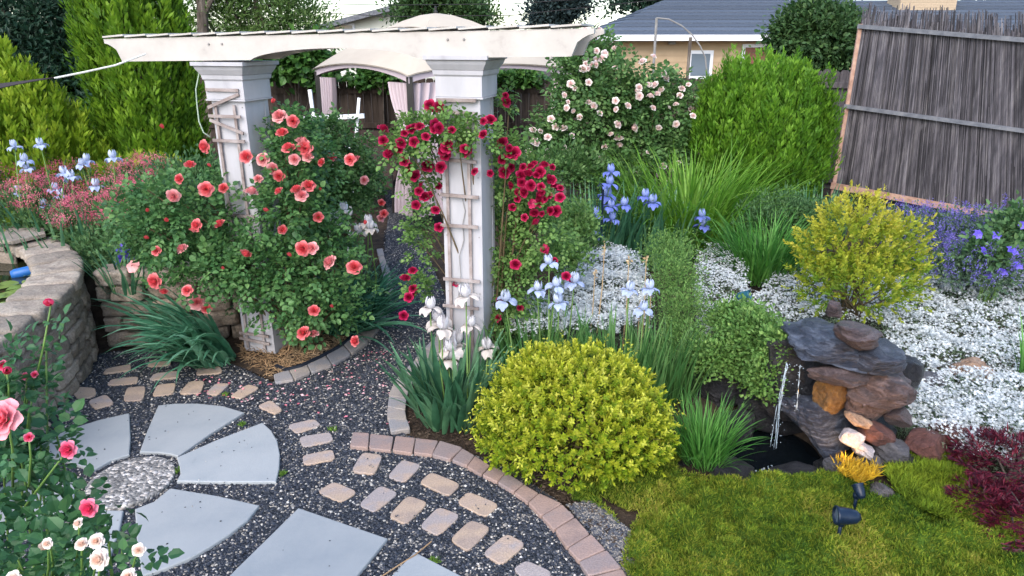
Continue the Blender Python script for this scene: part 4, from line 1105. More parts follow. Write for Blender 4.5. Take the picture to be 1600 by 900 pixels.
b = B(); p = np.array([x0, Yl - .52, zE - .16]); beam_box(b, p, p + d, .04, .2, up=(0, 0, 1)); b.build('fascia', 'batten_grey', h2)
facade('window', 512, 552, 40, 60, 'window_glass', Yl, h2)
# arched wire frame beyond the fence
wf = thing('garden_arch', 'thin curved metal frame rising above the climbing rose', 'arch', dp(1060, 100, 13.6) * [1, 1, 0])
b = B(); q0 = dp(1026, 28, 13.6); tube(b, [[q0[0], 13.6, 0], [q0[0], 13.6, 1.2], q0], .025, 6); b.build('post', 'grey_metal', wf)
b = B(); tube(b, [dp(x, y, 13.6) for x, y in [(1026, 28), (1045, 30), (1065, 40), (1082, 55), (1094, 72), (1102, 90), (1106, 130)]], .014, 6); b.build('hoop', 'grey_metal', wf)
b = B(); q0 = dp(1079, 58, 13.65); tube(b, [[q0[0], 13.65, 0], q0], .03, 6); b.build('post', 'bark', wf)
# overhead wires
for k, (ya, yb, yc) in enumerate([(2, 8, 6), (16, 26, 12)]):
    b = B(); tube(b, [dp(-200, ya, 30), dp(500, ya + 4, 26), dp(620, yb, 24), dp(800, yb - 2, 24), dp(1100, yc - 20, 24)], .012, 4)
    b.build('overhead_wire', 'dark_metal', label=('upper', 'lower')[k] + ' thin utility wire crossing the sky above the gazebo', cat='wire', group='overhead wires')
# ================================================================== FOLIAGE MATERIALS (albedo)
G('leaf_rose', [(.035, .10, .035), (.075, .18, .055), (.16, .29, .09)], .3, .45)
G('leaf_rose_light', [(.06, .13, .035), (.13, .25, .06), (.24, .36, .11)], .33, .5)
G('leaf_climber', [(.035, .09, .028), (.085, .18, .05), (.18, .29, .10)], .3, .5)
G('leaf_near', [(.022, .075, .03), (.04, .12, .045), (.08, .19, .06)], .28, .4)
G('thuja_gold', [(.07, .15, .008), (.18, .29, .015), (.38, .46, .04)], .34, .6)
G('thuja_green', [(.03, .09, .007), (.10, .21, .013), (.23, .37, .025)], .32, .6)
G('thuja_round', [(.02, .07, .005), (.075, .19, .011), (.19, .35, .03)], .3, .6)
G('tree_dark', [(.008, .026, .016), (.016, .048, .026), (.035, .08, .04)], .22, .55)
G('tree_mid', [(.02, .05, .015), (.045, .10, .03), (.10, .17, .05)], .3, .55)
G('tree_light', [(.05, .10, .02), (.10, .18, .045), (.2, .28, .09)], .35, .5)
G('tree_blue', [(.012, .025, .028), (.025, .045, .045), (.05, .08, .07)], .2, .6)
G('vine_leaf', [(.03, .09, .02), (.06, .15, .03), (.12, .25, .05)], .3, .4)
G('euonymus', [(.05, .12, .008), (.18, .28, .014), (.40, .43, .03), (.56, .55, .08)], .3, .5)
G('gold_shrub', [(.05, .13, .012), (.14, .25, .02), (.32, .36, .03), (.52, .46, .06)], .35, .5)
G('iris_blade', [(.03, .10, .05), (.06, .17, .085), (.13, .26, .13)], .3, .35)
G('iris_blade_light', [(.04, .12, .03), (.09, .22, .06), (.18, .31, .10)], .3, .4)
G('daylily', [(.06, .17, .015), (.14, .31, .03), (.25, .43, .07)], .38, .45)
G('grass_blade', [(.035, .13, .025), (.08, .25, .04), (.16, .36, .08)], .35, .45)
G('moss', [(.03, .08, .008), (.08, .15, .01), (.16, .22, .015), (.25, .28, .03), (.34, .30, .06)], .25, .8)
G('moss_yellow', [(.08, .14, .008), (.17, .24, .015), (.30, .36, .03)], .25, .8)
G('maple_red', [(.025, .005, .012), (.07, .010, .022), (.15, .014, .032), (.24, .03, .05)], .3, .45)
G('grey_green', [(.07, .12, .06), (.16, .23, .13), (.28, .36, .24)], .25, .7)
G('fern_green', [(.05, .13, .025), (.12, .24, .055), (.24, .37, .10)], .3, .6)
G('herb_green', [(.04, .10, .035), (.08, .17, .06), (.15, .25, .09)], .3, .6)
G('catmint_leaf', [(.04, .08, .05), (.08, .14, .08), (.14, .2, .11)], .25, .7)
G('strap_leaf', [(.05, .18, .10), (.10, .28, .16), (.2, .42, .26)], .35, .35)
G('weed', [(.08, .17, .02), (.14, .26, .04), (.2, .33, .06)], .3, .6)
F_ = leafmat
F_('fl_white', [(.46, .50, .50), (.60, .63, .63), (.69, .71, .71)], .25, .6)
F_('fl_coral', [(.64, .045, .06), (.72, .10, .115), (.76, .19, .20), (.78, .32, .31)], .3, .5)
F_('fl_coral_pink', [(.66, .12, .15), (.74, .24, .25), (.78, .36, .36), (.8, .5, .47)], .3, .5)
F_('fl_crimson', [(.16, .003, .018), (.32, .006, .045), (.46, .014, .08), (.55, .04, .14)], .25, .5)
F_('fl_pink', [(.78, .03, .12), (.84, .08, .2), (.88, .20, .32), (.90, .4, .5)], .3, .5)
F_('fl_pink_big', [(.78, .08, .14), (.84, .18, .24), (.88, .35, .4), (.88, .55, .56)], .3, .45)
F_('fl_blush', [(.85, .55, .4), (.88, .68, .56), (.9, .78, .7), (.9, .84, .8)], .3, .5)
F_('fl_palepink', [(.80, .5, .5), (.86, .66, .62), (.88, .78, .74), (.88, .84, .8)], .3, .5)
F_('fl_valerian', [(.50, .07, .14), (.66, .14, .22), (.78, .28, .34)], .25, .7)
F_('fl_iris_white', [(.62, .50, .42), (.70, .65, .62), (.68, .67, .72)], .3, .5)
F_('fl_iris_pale', [(.32, .38, .68), (.46, .53, .74), (.62, .66, .74)], .3, .5)
F_('fl_iris_blue', [(.13, .16, .55), (.24, .30, .66), (.42, .50, .74)], .3, .5)
F_('fl_violet', [(.09, .05, .5), (.15, .1, .65), (.25, .2, .72)], .3, .5)
F_('fl_catmint', [(.10, .08, .36), (.17, .13, .48), (.28, .24, .58)], .25, .7)
F_('fl_dry', [(.35, .24, .12), (.5, .36, .2), (.6, .48, .3)], .2, .8)
F_('moss_lit', [(.4, .25, .02), (.65, .42, .03), (.8, .6, .08)], .3, .7)  # lit version of the moss: orange lamp glow painted into its colour

def plant(name, label, cat, loc, group=None): return thing(name, label, cat, loc, group)
# ------------------------------------------------------------------ trees
def tree(name, label, cat, px, Y, blobs, mat, ncl, per, rc, L, W, tm=T_SMALL, tr=.12, group=None, x=None, trunkmat='bark', limbs=7, up=.2, **k):
    x = dp(px, 60, Y)[0] if x is None else x
    root = plant(name, label, cat, (x, Y, 0), group)
    b = B(); top = max(q.c[2] for q in blobs); zs = np.linspace(0, top, 8)
    ph = random.random() * 6
    P = [(x + .12 * math.sin(z + ph) * z / 4, Y + .08 * math.cos(z * 1.3 + ph), z) for z in zs]
    tube(b, P, np.linspace(tr, tr * .3, 8), 8)
    for i in range(limbs):
        q = blobs[i % len(blobs)]; t = q.c + rdir(1)[0] * q.r * .7; s = P[random.randint(2, 6)]
        m_ = (np.array(s) + t) / 2 + [0, 0, .1]; tube(b, [s, m_, t], [tr * .4, tr * .25, tr * .08], 5, cap=False)
    b.build('trunk', trunkmat, root, smooth=True)
    b = B(); bush(b, blobs, ncl, per, rc, L, W, tm, up=up, **k); b.build('crown', mat, root)
    return root
def thuja(name, label, px, Y, base_z, top_z, rad, mat, nplume, shape=lambda t: 1, PL=.30, PW=.055, x=None, per=46, out=.35, group=None, vary=0, flake=(.075, .024)):
    x = dp(px, 200, Y)[0] if x is None else x
    root = plant(name, label, 'evergreen', (x, Y, 0), group)
    hh = top_z - base_z
    t = rng.uniform(0, 1, nplume); keep = rng.uniform(0, 1, nplume) < np.array([shape(q) for q in t]) ** .8 + .1
    t = t[keep]; n = len(t); a = rng.uniform(0, 2 * PI, n); sh = np.array([shape(q) for q in t]) * rad * rng.uniform(.72 - .1 * vary, .98, n)
    lob = 1 + .10 * np.sin(a * 5 + t * 4) + .06 * np.sin(a * 9 - t * 9)
    C0 = np.stack([x + np.cos(a) * sh * lob, Y + np.sin(a) * sh * lob, base_z + t * hh * .93], 1)
    O = np.stack([np.cos(a), np.sin(a), np.zeros(n)], 1)
    D = unit(O * (out * (1.2 - t))[:, None] + np.array([0, 0, 1.0]) + rdir(n) * (.13 + .08 * vary))
    Ln = PL * rng.uniform(.65 - .2 * vary, 1.25 + .15 * vary, n)
    I = np.repeat(np.arange(n), per); m_ = len(I); s = rng.uniform(0, 1, m_)
    rr = PW * (np.sin(PI * np.clip(.25 + .75 * s, 0, 1)) ** .8) * rng.uniform(.2, 1, m_)
    perp = unit(np.cross(D[I], rdir(m_)))
    P = C0[I] + D[I] * (s * Ln[I])[:, None] + perp * rr[:, None]
    A = unit(D[I] + perp * .45 + rdir(m_) * .22)
    Nn = O[I] + rdir(m_) * .7
    r = .35 * rng.uniform(0, 1, n)[I] + .4 * s + .25 * rng.uniform(0, 1, m_)
    b = B(); inst(b, P, A, Nn, flake[0] * rng.uniform(.6, 1.3, m_), flake[1] * rng.uniform(.7, 1.3, m_), T_FLAKE, r)
    # inner dead-dark core is real foliage, denser
    b.build('foliage', mat, root)
    b = B(); tube(b, [(x, Y, 0), (x, Y, base_z + hh * .75)], [.09, .03], 7)
    for q in range(26):
        j = random.randrange(n); z0 = max(.05, C0[j][2] - .3); tube(b, [(x, Y, z0 * .6), C0[j]], [.02, .008], 4, cap=False)
    b.build('trunk', 'bark', root)
    return root
egg = lambda t: math.sqrt(max(0, math.sin(PI * min(1, .12 + .80 * t) ** 1.0))) * (1 - .15 * t)
cone = lambda t: (1 - t) ** .7 * .95 + .05
thuja('round_arborvitae', 'round bright green arborvitae shrub between climbing rose and reed screen', 1186, 9.6, .05, 1.98, .93, 'thuja_round', 1750, lambda t: (1 - abs(t - .5) ** 3 * 3.2) if t < .5 else math.sqrt(max(0, 1 - ((t - .5) / .56) ** 2)) * .99, PL=.42, PW=.05, per=46, flake=(.08, .022), vary=.5)
thuja('tall_arborvitae', 'tall green arborvitae behind the left column reaching the top edge', 236, 8.3, .1, 4.3, .52, 'thuja_green', 1500, lambda t: min(1, .86 + .3 * t) * (1 if t < .5 else math.sqrt(max(0, 1 - ((t - .5) / .55) ** 2))), PL=.36, PW=.06, per=34, flake=(.09, .028))
thuja('golden_arborvitae', 'pointed golden green arborvitae at the left edge', 20, 7.6, .1, 2.3, 1.32, 'thuja_gold', 1300, lambda t: (1 - t) ** .8 + .04, PL=.34, PW=.055, per=38, flake=(.085, .026))
thuja('low_juniper', 'low light green conifer between the two arborvitae', 205, 7.3, .45, 1.15, .62, 'thuja_gold', 340, lambda t: math.sqrt(1 - t * t * .9), PL=.22, PW=.05, out=1.2, per=34)
# trees behind
BL_ = lambda L_: [Blob(*q) for q in L_]
tree('broadleaf_tree', 'dark blue green tree filling the upper left corner', 'tree', 60, 12.2, BL_([(30, 20, 12.4, 120, 80), (110, 60, 12.2, 80, 90), (-60, 60, 12.2, 120, 110), (150, -20, 12.4, 90, 80), (60, 110, 12.0, 100, 70), (135, 150, 12.0, 40, 90)]), 'tree_dark', 1100, 26, .13, .10, .05, tr=.16, lo=.4)
tree('pine_tree', 'soft grey green conifer right of the tall arborvitae', 'tree', 400, 13.6, BL_([(350, 30, 13.6, 60, 70), (420, 20, 13.8, 80, 75), (470, 50, 13.9, 55, 60), (390, 80, 13.4, 70, 40), (330, -30, 13.6, 70, 50)]), 'tree_light', 760, 24, .12, .11, .03, T_FLAKE, tr=.13, lo=.35)
tree('broadleaf_tree', 'light green tree behind the gazebo top', 'tree', 650, 27, BL_([(650, 15, 27, 40, 24), (690, 5, 27.5, 50, 24), (730, 22, 27, 34, 20), (665, -20, 27, 50, 20)]), 'tree_mid', 420, 24, .22, .18, .09, tr=.2, lo=.3)
tree('broadleaf_tree', 'wispy light green tree left of the bright sky gap', 'tree', 760, 28, BL_([(758, 35, 28, 22, 18), (742, 8, 28, 24, 18)]), 'tree_light', 90, 14, .22, .17, .08, tr=.1, lo=.2)
tree('broadleaf_tree', 'dark blue grey tree right of the bright sky gap', 'tree', 840, 32, BL_([(860, 26, 32, 32, 22), (880, 5, 32, 40, 18)]), 'tree_blue', 420, 26, .24, .2, .1, tr=.2, lo=.3)
tree('broadleaf_tree', 'dark green spreading tree behind the blue roof', 'tree', 1100, 34, BL_([(1000, 4, 34, 60, 18), (1080, -4, 34, 90, 22), (1170, 0, 34, 70, 18), (1090, -40, 34, 140, 25)]), 'tree_dark', 700, 26, .28, .26, .12, tr=.25, lo=.3)
tree('broadleaf_tree', 'small far tree right of the dark spreading tree', 'tree', 1275, 36, BL_([(1275, 6, 36, 45, 9), (1300, 14, 36, 30, 8)]), 'tree_mid', 120, 22, .22, .2, .1, tr=.15, lo=.3)
tree('broadleaf_tree', 'leafy branch crown at the top right corner behind the chimney', 'tree', 1590, 33, BL_([(1598, 2, 33, 30, 12), (1530, 16, 33, 40, 12), (1640, 10, 33, 40, 20)]), 'tree_mid', 160, 22, .22, .22, .1, tr=.15, lo=.3)
tree('bushy_tree', 'dense green bushy tree left of the reed screen', 'tree', 1275, 13.9, BL_([(1275, 70, 13.9, 62, 52), (1240, 50, 14, 34, 30), (1310, 45, 14, 34, 34), (1300, 100, 13.8, 40, 32), (1270, 30, 14, 36, 22)]), 'tree_mid', 620, 26, .10, .10, .055, T_OVAL, tr=.09, lo=.4)
tree('vine', 'green leafy vine on the fence right of the left column', 'vine', 450, 12.6, BL_([(450, 100, 12.55, 42, 24, .25), (480, 88, 12.55, 26, 22, .25), (425, 108, 12.55, 26, 18, .2), (505, 120, 12.6, 20, 10, .2)]), 'vine_leaf', 190, 14, .09, .13, .10, T_OVAL, tr=.03, lo=.3, limbs=5)
tree('vine', 'dark ivy on the fence between the two left arborvitae', 'vine', 130, 12.4, BL_([(125, 150, 12.0, 40, 60, .4), (160, 220, 11.5, 40, 40, .4)]), 'vine_leaf', 200, 20, .12, .09, .07, T_OVAL, tr=.04, lo=.3, limbs=5)
tree('vine', 'green vine hanging over the fence seen through the gazebo', 'vine', 590, 12.7, BL_([(585, 122, 12.85, 40, 8, .15), (810, 124, 12.85, 40, 8, .15)]), 'vine_leaf', 110, 14, .07, .1, .08, T_OVAL, tr=.02, lo=.3, limbs=3)
# bare trunk at the left of the conifer
b = B(); tube(b, [dp(318, 160, 13) * [1, 1, 0], dp(318, 60, 13), dp(316, 15, 13), dp(312, -30, 13)], [.12, .1, .09, .06], 9); tube(b, [dp(318, 22, 13), dp(326, 8, 13), dp(340, -20, 13)], [.06, .05, .03], 7)
b.build('bare_trunk', 'bark', label='pale forked trunk standing behind the tall arborvitae', cat='tree')

# ------------------------------------------------------------------ rose helpers
def blooms(parent, meshes, pts, blobs, Y0, k=1.02, sc=(.8, 1.15), jit=.5, name='bloom', push=0):
    for i, (px, py) in enumerate(pts):
        Yd = random.uniform(*Y0) if isinstance(Y0, tuple) else Y0
        p = front(px, py, blobs, Yd, k) if blobs else dp(px, py, Yd)
        s = random.uniform(*sc); place(name, meshes[i % len(meshes)], parent, p, face_cam(p, jit), s)
coral = [rose_mesh('coral_bloom', 'fl_coral', .056, 1.0), rose_mesh('coral_bloom', 'fl_coral', .050, .75), rose_mesh('coral_bloom', 'fl_coral_pink', .058, 1.1)]
crim = [rose_mesh('crimson_bloom', 'fl_crimson', .044, 1.0, 4, 3), rose_mesh('crimson_bloom', 'fl_crimson', .040, .75, 4, 3)]
pale = [rose_mesh('pale_bloom', 'fl_palepink', .066, 1.0, 4, 3), rose_mesh('pale_bloom', 'fl_palepink', .056, .8, 4, 3)]
budc = bud_mesh('coral_bud', 'fl_coral', .015)
def leafy(name, label, cat, base, blobs, mat, nspray, L=.045, tips=14, group=None, gmin=.05, canemat='cane', lo=.35, cr=.010, **k):
    root = plant(name, label, cat, base, group)
    b = B(); C0, N0 = surf(blobs, tips, .5, .9, -.2); canes(b, base, C0, cr, cr * .35); b.build('canes', canemat, root, smooth=True)
    b = B(); rose_foliage(b, blobs, nspray, L * 1.12, lo=lo, gmin=gmin, **k); b.build('foliage', mat, root)
    return root
# ------------------------------------------------------------------ coral rose
cb = BL_([(285, 345, 5.2, 92, 80, .4), (400, 420, 5.05, 110, 68, .36), (470, 440, 5.15, 115, 90, .45), (468, 275, 5.4, 62, 90, .3), (445, 330, 5.15, 50, 50, .25), (260, 350, 5.4, 85, 75, .35), (495, 490, 5.1, 52, 48, .3) , (455, 215, 5.5, 40, 45, .25), (310, 420, 5.0, 75, 45, .3), (515, 375, 5.4, 34, 40, .25)])
r1 = leafy('coral_rose', 'large coral rose bush climbing round the left pergola column', 'rose bush', at(478, 548, 0), cb, 'leaf_rose', 3300, .036, 30, cr=.014)
CORAL = [(323, 228), (297, 261), (438, 184), (457, 190), (442, 211), (470, 226), (477, 232), (387, 246), (272, 304), (322, 296), (351, 295), (404, 281), (437, 274), (438, 301), (471, 308), (482, 293), (465, 300), (392, 304), (302, 363), (346, 353), (287, 391), (245, 438), (256, 452), (206, 415), (246, 393), (498, 340), (489, 388), (475, 387), (440, 358), (481, 247), (452, 235), (323, 481), (308, 474), (294, 455), (387, 391), (519, 412), (553, 420), (490, 487), (491, 524), (476, 522), (558, 533), (412, 250), (310, 352), (283, 280), (424, 264), (548, 250), (505, 255), (460, 250)]
blooms(r1, coral, CORAL, cb, (4.75, 5.0), 1.08, (.6, 1.05), .65)
for (x, y) in [(425, 160), (500, 296), (230, 330), (255, 200), (350, 420), (420, 330), (520, 480), (570, 350), (262, 345), (330, 260), (455, 400), (232, 372)]:
    p = front(x, y, cb, 5.0, 1.05); place('bud', budc, r1, p, face_cam(p, .3), random.uniform(.8, 1.2))
# young rose behind right: upright shoots
cb2 = BL_([(530, 260, 6.6, 70, 60, .4), (480, 240, 6.4, 50, 45, .3), (560, 285, 6.6, 36, 40, .3), (525, 330, 6.4, 52, 45, .3), (510, 220, 6.7, 60, 40, .3)])
r2 = leafy('rose_bush', 'upright light green rose bush with few orange buds behind the coral rose', 'rose bush', at(530, 430, 0), cb2, 'leaf_climber', 1500, .036, 24)
blooms(r2, coral, [(597, 315), (600, 335), (594, 342), (557, 252), (518, 244), (570, 282)], None, (6.2, 6.3), 1, (.6, .9)) 
# ------------------------------------------------------------------ crimson climber on the right column
rb = [Blob(q[0], q[1], q[2] - .42, *q[3:]) for q in [(690, 205, 5.15, 62, 32, .16), (640, 225, 5.2, 42, 40, .16), (745, 215, 5.15, 42, 26, .12), (658, 285, 5.4, 28, 50, .16), (656, 375, 5.5, 20, 62, .14), (655, 450, 5.5, 16, 30, .12), (820, 290, 5.5, 52, 55, .22), (840, 380, 5.5, 52, 75, .25), (800, 440, 5.5, 45, 75, .22), (795, 340, 5.6, 35, 60, .2), (790, 500, 5.4, 30, 40, .2), (788, 160, 5.5, 10, 30, .08), (790, 235, 5.4, 30, 24, .14)]]
r3 = leafy('crimson_climbing_rose', 'climbing rose with small crimson blooms wrapped around the right pergola column', 'climbing rose', (-.1, 5.0, 0), rb, 'leaf_rose_light', 2300, .029, 30, spread=1.0)
CR = [(597, 205), (599, 220), (612, 240), (622, 236), (606, 243), (640, 203), (656, 200), (643, 198), (676, 193), (680, 203), (672, 165), (684, 167), (684, 200), (690, 235), (696, 244), (697, 232), (690, 262), (726, 233), (732, 240), (757, 212), (756, 190), (766, 190), (743, 269), (767, 271), (786, 225), (795, 232), (800, 243), (790, 150), (788, 160), (660, 290), (655, 300), (665, 310), (672, 305), (685, 290), (680, 330), (686, 355), (651, 276), (632, 252), (635, 268), (633, 438), (646, 452), (640, 465), (645, 425), (630, 494), (648, 462), (815, 285), (830, 262), (838, 275), (845, 268), (856, 280), (845, 292), (858, 305), (868, 315), (862, 330), (870, 330), (852, 312), (835, 258), (822, 300), (838, 305), (810, 300), (850, 390), (849, 392), (896, 440), (884, 433), (866, 408), (800, 325), (820, 340), (835, 330), (805, 415), (812, 482), (780, 498), (713, 443), (780, 467), (825, 275), (870, 298), (862, 262), (805, 240), (840, 350), (795, 290), (650, 320), (788, 270), (818, 262), (875, 310), (843, 318), (632, 210), (700, 228), (812, 275), (850, 262), (828, 290), (862, 282), (875, 295), (808, 312), (830, 318), (848, 335), (797, 262), (783, 248), (665, 215), (648, 222), (625, 225), (706, 205), (668, 262), (640, 262), (846, 300), (866, 292)]
blooms(r3, crim, CR, rb, (4.7, 4.85), 1.02, (.6, 1.1), .65)
# ------------------------------------------------------------------ pale climbing rose on the back fence
wb = BL_([(960, 150, 9.3, 80, 65, .4), (900, 200, 9.3, 70, 60, .35), (1000, 200, 9.4, 75, 70, .35), (900, 120, 9.5, 40, 40, .3), (1045, 150, 9.6, 42, 36, .3), (925, 85, 9.7, 42, 40, .3), (960, 255, 9.2, 90, 30, .3), (1050, 230, 9.4, 40, 40, .25), (860, 230, 9.2, 40, 40, .3)])
r4 = leafy('pale_climbing_rose', 'tall climbing rose with pale pink and white blooms before the back fence', 'climbing rose', at(980, 300, 0) * [1, 0, 1] + [0, 9.5, 0], wb, 'leaf_climber', 4300, .05, 26, spread=1.0, lo=.3)
rr_ = np.random.default_rng(3); WR = []
while len(WR) < 86:
    q = wb[rr_.integers(len(wb))]; a = rr_.uniform(0, 2 * PI); s = rr_.uniform(.1, 1) ** .5; m_ = pxm(9.4, q.c[2])
    d = q.c + np.array([q.r[0] * s * math.cos(a), 0, q.r[2] * s * math.sin(a)]); dep = d[1] * CS + (CZ - d[2]) * SN
    x = 800 + F * d[0] / dep; y = 450 - F * (d[1] * SN + (d[2] - CZ) * CS) / dep; WR.append((x, y))
WR = [(943, 85), (925, 100), (932, 80), (960, 108), (1005, 98), (1020, 90), (1062, 150), (1080, 170), (1082, 182), (832, 205), (836, 222), (861, 187), (892, 132), (887, 160), (893, 213), (936, 178), (905, 183), (855, 237), (883, 255), (935, 253), (1035, 262), (1030, 275), (1045, 285), (1010, 285)] + WR[:70]
blooms(r4, pale, WR, wb, 9.0, 1.02, (.55, .95), .6)

# ------------------------------------------------------------------ white irises etc helpers
irw = iris_mesh('iris_bloom_white', 'fl_iris_white', .052); irp = iris_mesh('iris_bloom_pale', 'fl_iris_pale', .05); irb = iris_mesh('iris_bloom_blue', 'fl_iris_blue', .05)
def iris(name, label, base, nb, rad, L, W, mat, flowers, mesh, Yf, gmin=None, lean=(.05, .5), bend=(.1, .8), fan=None, sc=(.85, 1.1), group=None, stemmat='stem_green', dry=0):
    root = plant(name, label, 'iris', base, group)
    b = B(); clump(b, base, nb, rad, L, W, lean, bend, fan=fan, gmin=gmin); b.build('leaves', mat, root, smooth=True)
    for i, (px, py) in enumerate(flowers):
        p = dp(px, py, Yf + random.uniform(-.08, .08)); s = np.array(base) + [random.uniform(-rad, rad) * .6, random.uniform(-rad, rad) * .5, 0]
        s[0] = s[0] * .4 + p[0] * .6
        b = B(); mid = (s + p) / 2 + [random.uniform(-.02, .02), 0, 0]; mid[0] = (mid[0] + p[0]) / 2; tube(b, [s, mid, p - [0, 0, .04], p], [.007, .006, .005, .004], 5); b.build('stem', stemmat, root, smooth=True)
        place('bloom', mesh, root, p - [0, 0, .01], (random.uniform(-.2, .2), random.uniform(-.2, .2), random.uniform(0, 2)), random.uniform(*sc))
    for i in range(dry):
        pass
    return root
iris('white_iris', 'clump of broad leaved irises with creamy white blooms at the foot of the right column', at(712, 650, 0), 120, .27, .56, .052, 'iris_blade', [(672, 480), (690, 512), (713, 535), (735, 508), (762, 543), (728, 462), (685, 500), (706, 545), (700, 560)], irw, 4.58, gmin=.01, sc=(1.25, 1.6), lean=(.1, .55), bend=(.1, .9))
iris('green_iris', 'upright green iris leaves between white iris and yellow shrub', at(850, 612, 0), 200, .36, .60, .030, 'iris_blade_light', [(790, 468), (858, 410), (868, 445), (897, 440), (873, 472), (840, 452)], irp, 4.75, sc=(1.1, 1.5), lean=(.0, .4), bend=(.0, .5))
iris('green_iris', 'tall narrow iris leaves behind the right half of the yellow shrub', at(975, 625, .03), 200, .34, .62, .028, 'iris_blade_light', [(983, 452), (1005, 482), (1015, 450)], irp, 4.7, sc=(1.1, 1.4), lean=(.0, .4), bend=(.0, .5))
iris('blue_iris', 'tall irises with stacked light blue blooms beside the dark blue rod', at(935, 420, .05), 170, .45, .95, .036, 'iris_blade', [(955, 268), (952, 287), (948, 305), (954, 322), (956, 342), (930, 335), (932, 368), (975, 320)], irb, 7.0, lean=(.0, .4), bend=(.05, .7), sc=(1.3, 1.7))
iris('blue_iris', 'irises with violet blue blooms right of the dark blue rod', at(1010, 405, .08), 130, .5, .8, .034, 'iris_blade', [(1008, 307), (1020, 316), (1097, 338), (1098, 352)], irb, 7.2, lean=(.0, .45), bend=(.05, .8), sc=(1.3, 1.7))
iris('pale_iris', 'white irises with drooping blue green leaves on the right of the coral rose', at(540, 505, 0), 200, .28, .62, .036, 'iris_blade', [(538, 328), (518, 340), (575, 348), (578, 356), (530, 350), (560, 362)], irw, 5.7, gmin=.01, lean=(.1, .8), bend=(.2, 1.3), sc=(1.1, 1.4))
iris('pale_iris', 'white and pale blue irises among red valerian at the far left', at(120, 400, .5) * [1, 1, 0] + [0, 0, .5], 120, .6, .6, .034, 'iris_blade', [(22, 228), (38, 250), (63, 225), (135, 250), (128, 256), (176, 246), (100, 270), (112, 276), (150, 290), (30, 300), (85, 295), (95, 305), (70, 320), (42, 262)], irp, 6.6, lean=(.05, .4), bend=(.1, .6), sc=(.9, 1.3))
iris('violet_iris', 'single violet blue iris at the left side of the coral rose', at(200, 470, .4) * [1, 1, 0] + [0, 0, .5], 40, .2, .4, .03, 'iris_blade', [(193, 388), (200, 400), (188, 402)], iris_mesh('iris_bloom_violet', 'fl_violet', .05), 5.6, sc=(.9, 1.2))
# strap leaves drooping over the gravel, left
sl_ = plant('strap_leaf_clump', 'clump of long drooping blue green strap leaves left of the left column', 'iris', at(345, 545, 0))
b = B(); clump(b, at(335, 568, .0), 190, .17, .80, .05, (.25, .95), (.7, 1.6), fan=(math.radians(150), math.radians(285)), gmin=.02); clump(b, at(300, 530, 0), 70, .2, .78, .05, (.3, .9), (.5, 1.3), fan=(math.radians(140), math.radians(220)), gmin=.02)
b.build('leaves', 'strap_leaf', sl_, smooth=True)
sl_ = plant('strap_leaf_clump', 'dark strap leaves spreading over the path from under the coral rose', 'iris', at(520, 520, 0))
b = B(); clump(b, at(535, 515, 0), 190, .22, .72, .044, (.4, 1.2), (.5, 1.2), fan=(math.radians(-60), math.radians(75)), gmin=.02); b.build('leaves', 'strap_leaf', sl_, smooth=True)
# daylilies
def grass(name, label, cat, base, n, rad, L, W, mat, lean=(.05, .7), bend=(.4, 1.6), **k):
    root = plant(name, label, cat, base); b = B(); clump(b, base, n, rad, L, W, lean, bend, **k); b.build('leaves', mat, root, smooth=True); return root
grass('daylily_clump', 'wide clump of arching light green daylily leaves before the round arborvitae', 'daylily', at(1075, 385, .1), 800, .62, 1.25, .034, 'daylily')
grass('daylily_clump', 'smaller green grassy clump between fern and golden shrub', 'daylily', at(1190, 435, .15), 520, .30, .72, .022, 'grass_blade', bend=(.3, 1.3))
grass('iris_leaf_clump', 'upright blue green leaves behind the golden shrub', 'iris', at(1265, 365, .2), 120, .4, .6, .03, 'iris_blade', (.0, .4), (.0, .5))
grass('grass_tuft', 'bright green grass tuft at the edge of the dark pool', 'grass', at(1098, 722, .02), 330, .12, .42, .011, 'grass_blade', (.05, .75), (.1, .9), gmin=.02)
grass('grass_tuft', 'thin green leaves at the right edge among white flowers', 'grass', at(1605, 600, .2), 30, .06, .5, .016, 'grass_blade', (.0, .4), (.0, .5))
grass('grass_tuft', 'pale green grass tuft at the far right of the iris bed behind yellow shrub', 'grass', at(1050, 620, .05), 150, .16, .55, .014, 'iris_blade_light', (.05, .5), (.1, .6))

# ------------------------------------------------------------------ yellow mound
cxy = dp(897, 670, 3.78)
ym = plant('golden_shrub', 'round chartreuse yellow shrub in front of the irises', 'shrub', (cxy[0], 3.78, 0))
yb = [Blob(0, 0, 0, .545, .38, .50, raw=(cxy[0], 3.78, .27)), Blob(0, 0, 0, .40, .28, .38, raw=(cxy[0] + .03, 3.84, .38)), Blob(0, 0, 0, .28, .23, .26, raw=(cxy[0] - .27, 3.66, .22)), Blob(0, 0, 0, .28, .24, .28, raw=(cxy[0] + .26, 3.62, .23)), Blob(0, 0, 0, .2, .17, .2, raw=(cxy[0] - .2, 3.9, .48))]
Pc, Nc = surf(yb, 1750, .92, 1.04, -.5); nb_ = nz2(Pc[:, 0] + Pc[:, 2], Pc[:, 1] - Pc[:, 2], 7); Pc = Pc + Nc * (nb_ * .05)[:, None]
ok = (Pc[:, 2] > .02) & (nz2(Pc[:, 0] * 1.0 + 3, Pc[:, 2] + Pc[:, 1], 9) > -.42); Pc, Nc = Pc[ok], Nc[ok]
b = B(); n = len(Pc)
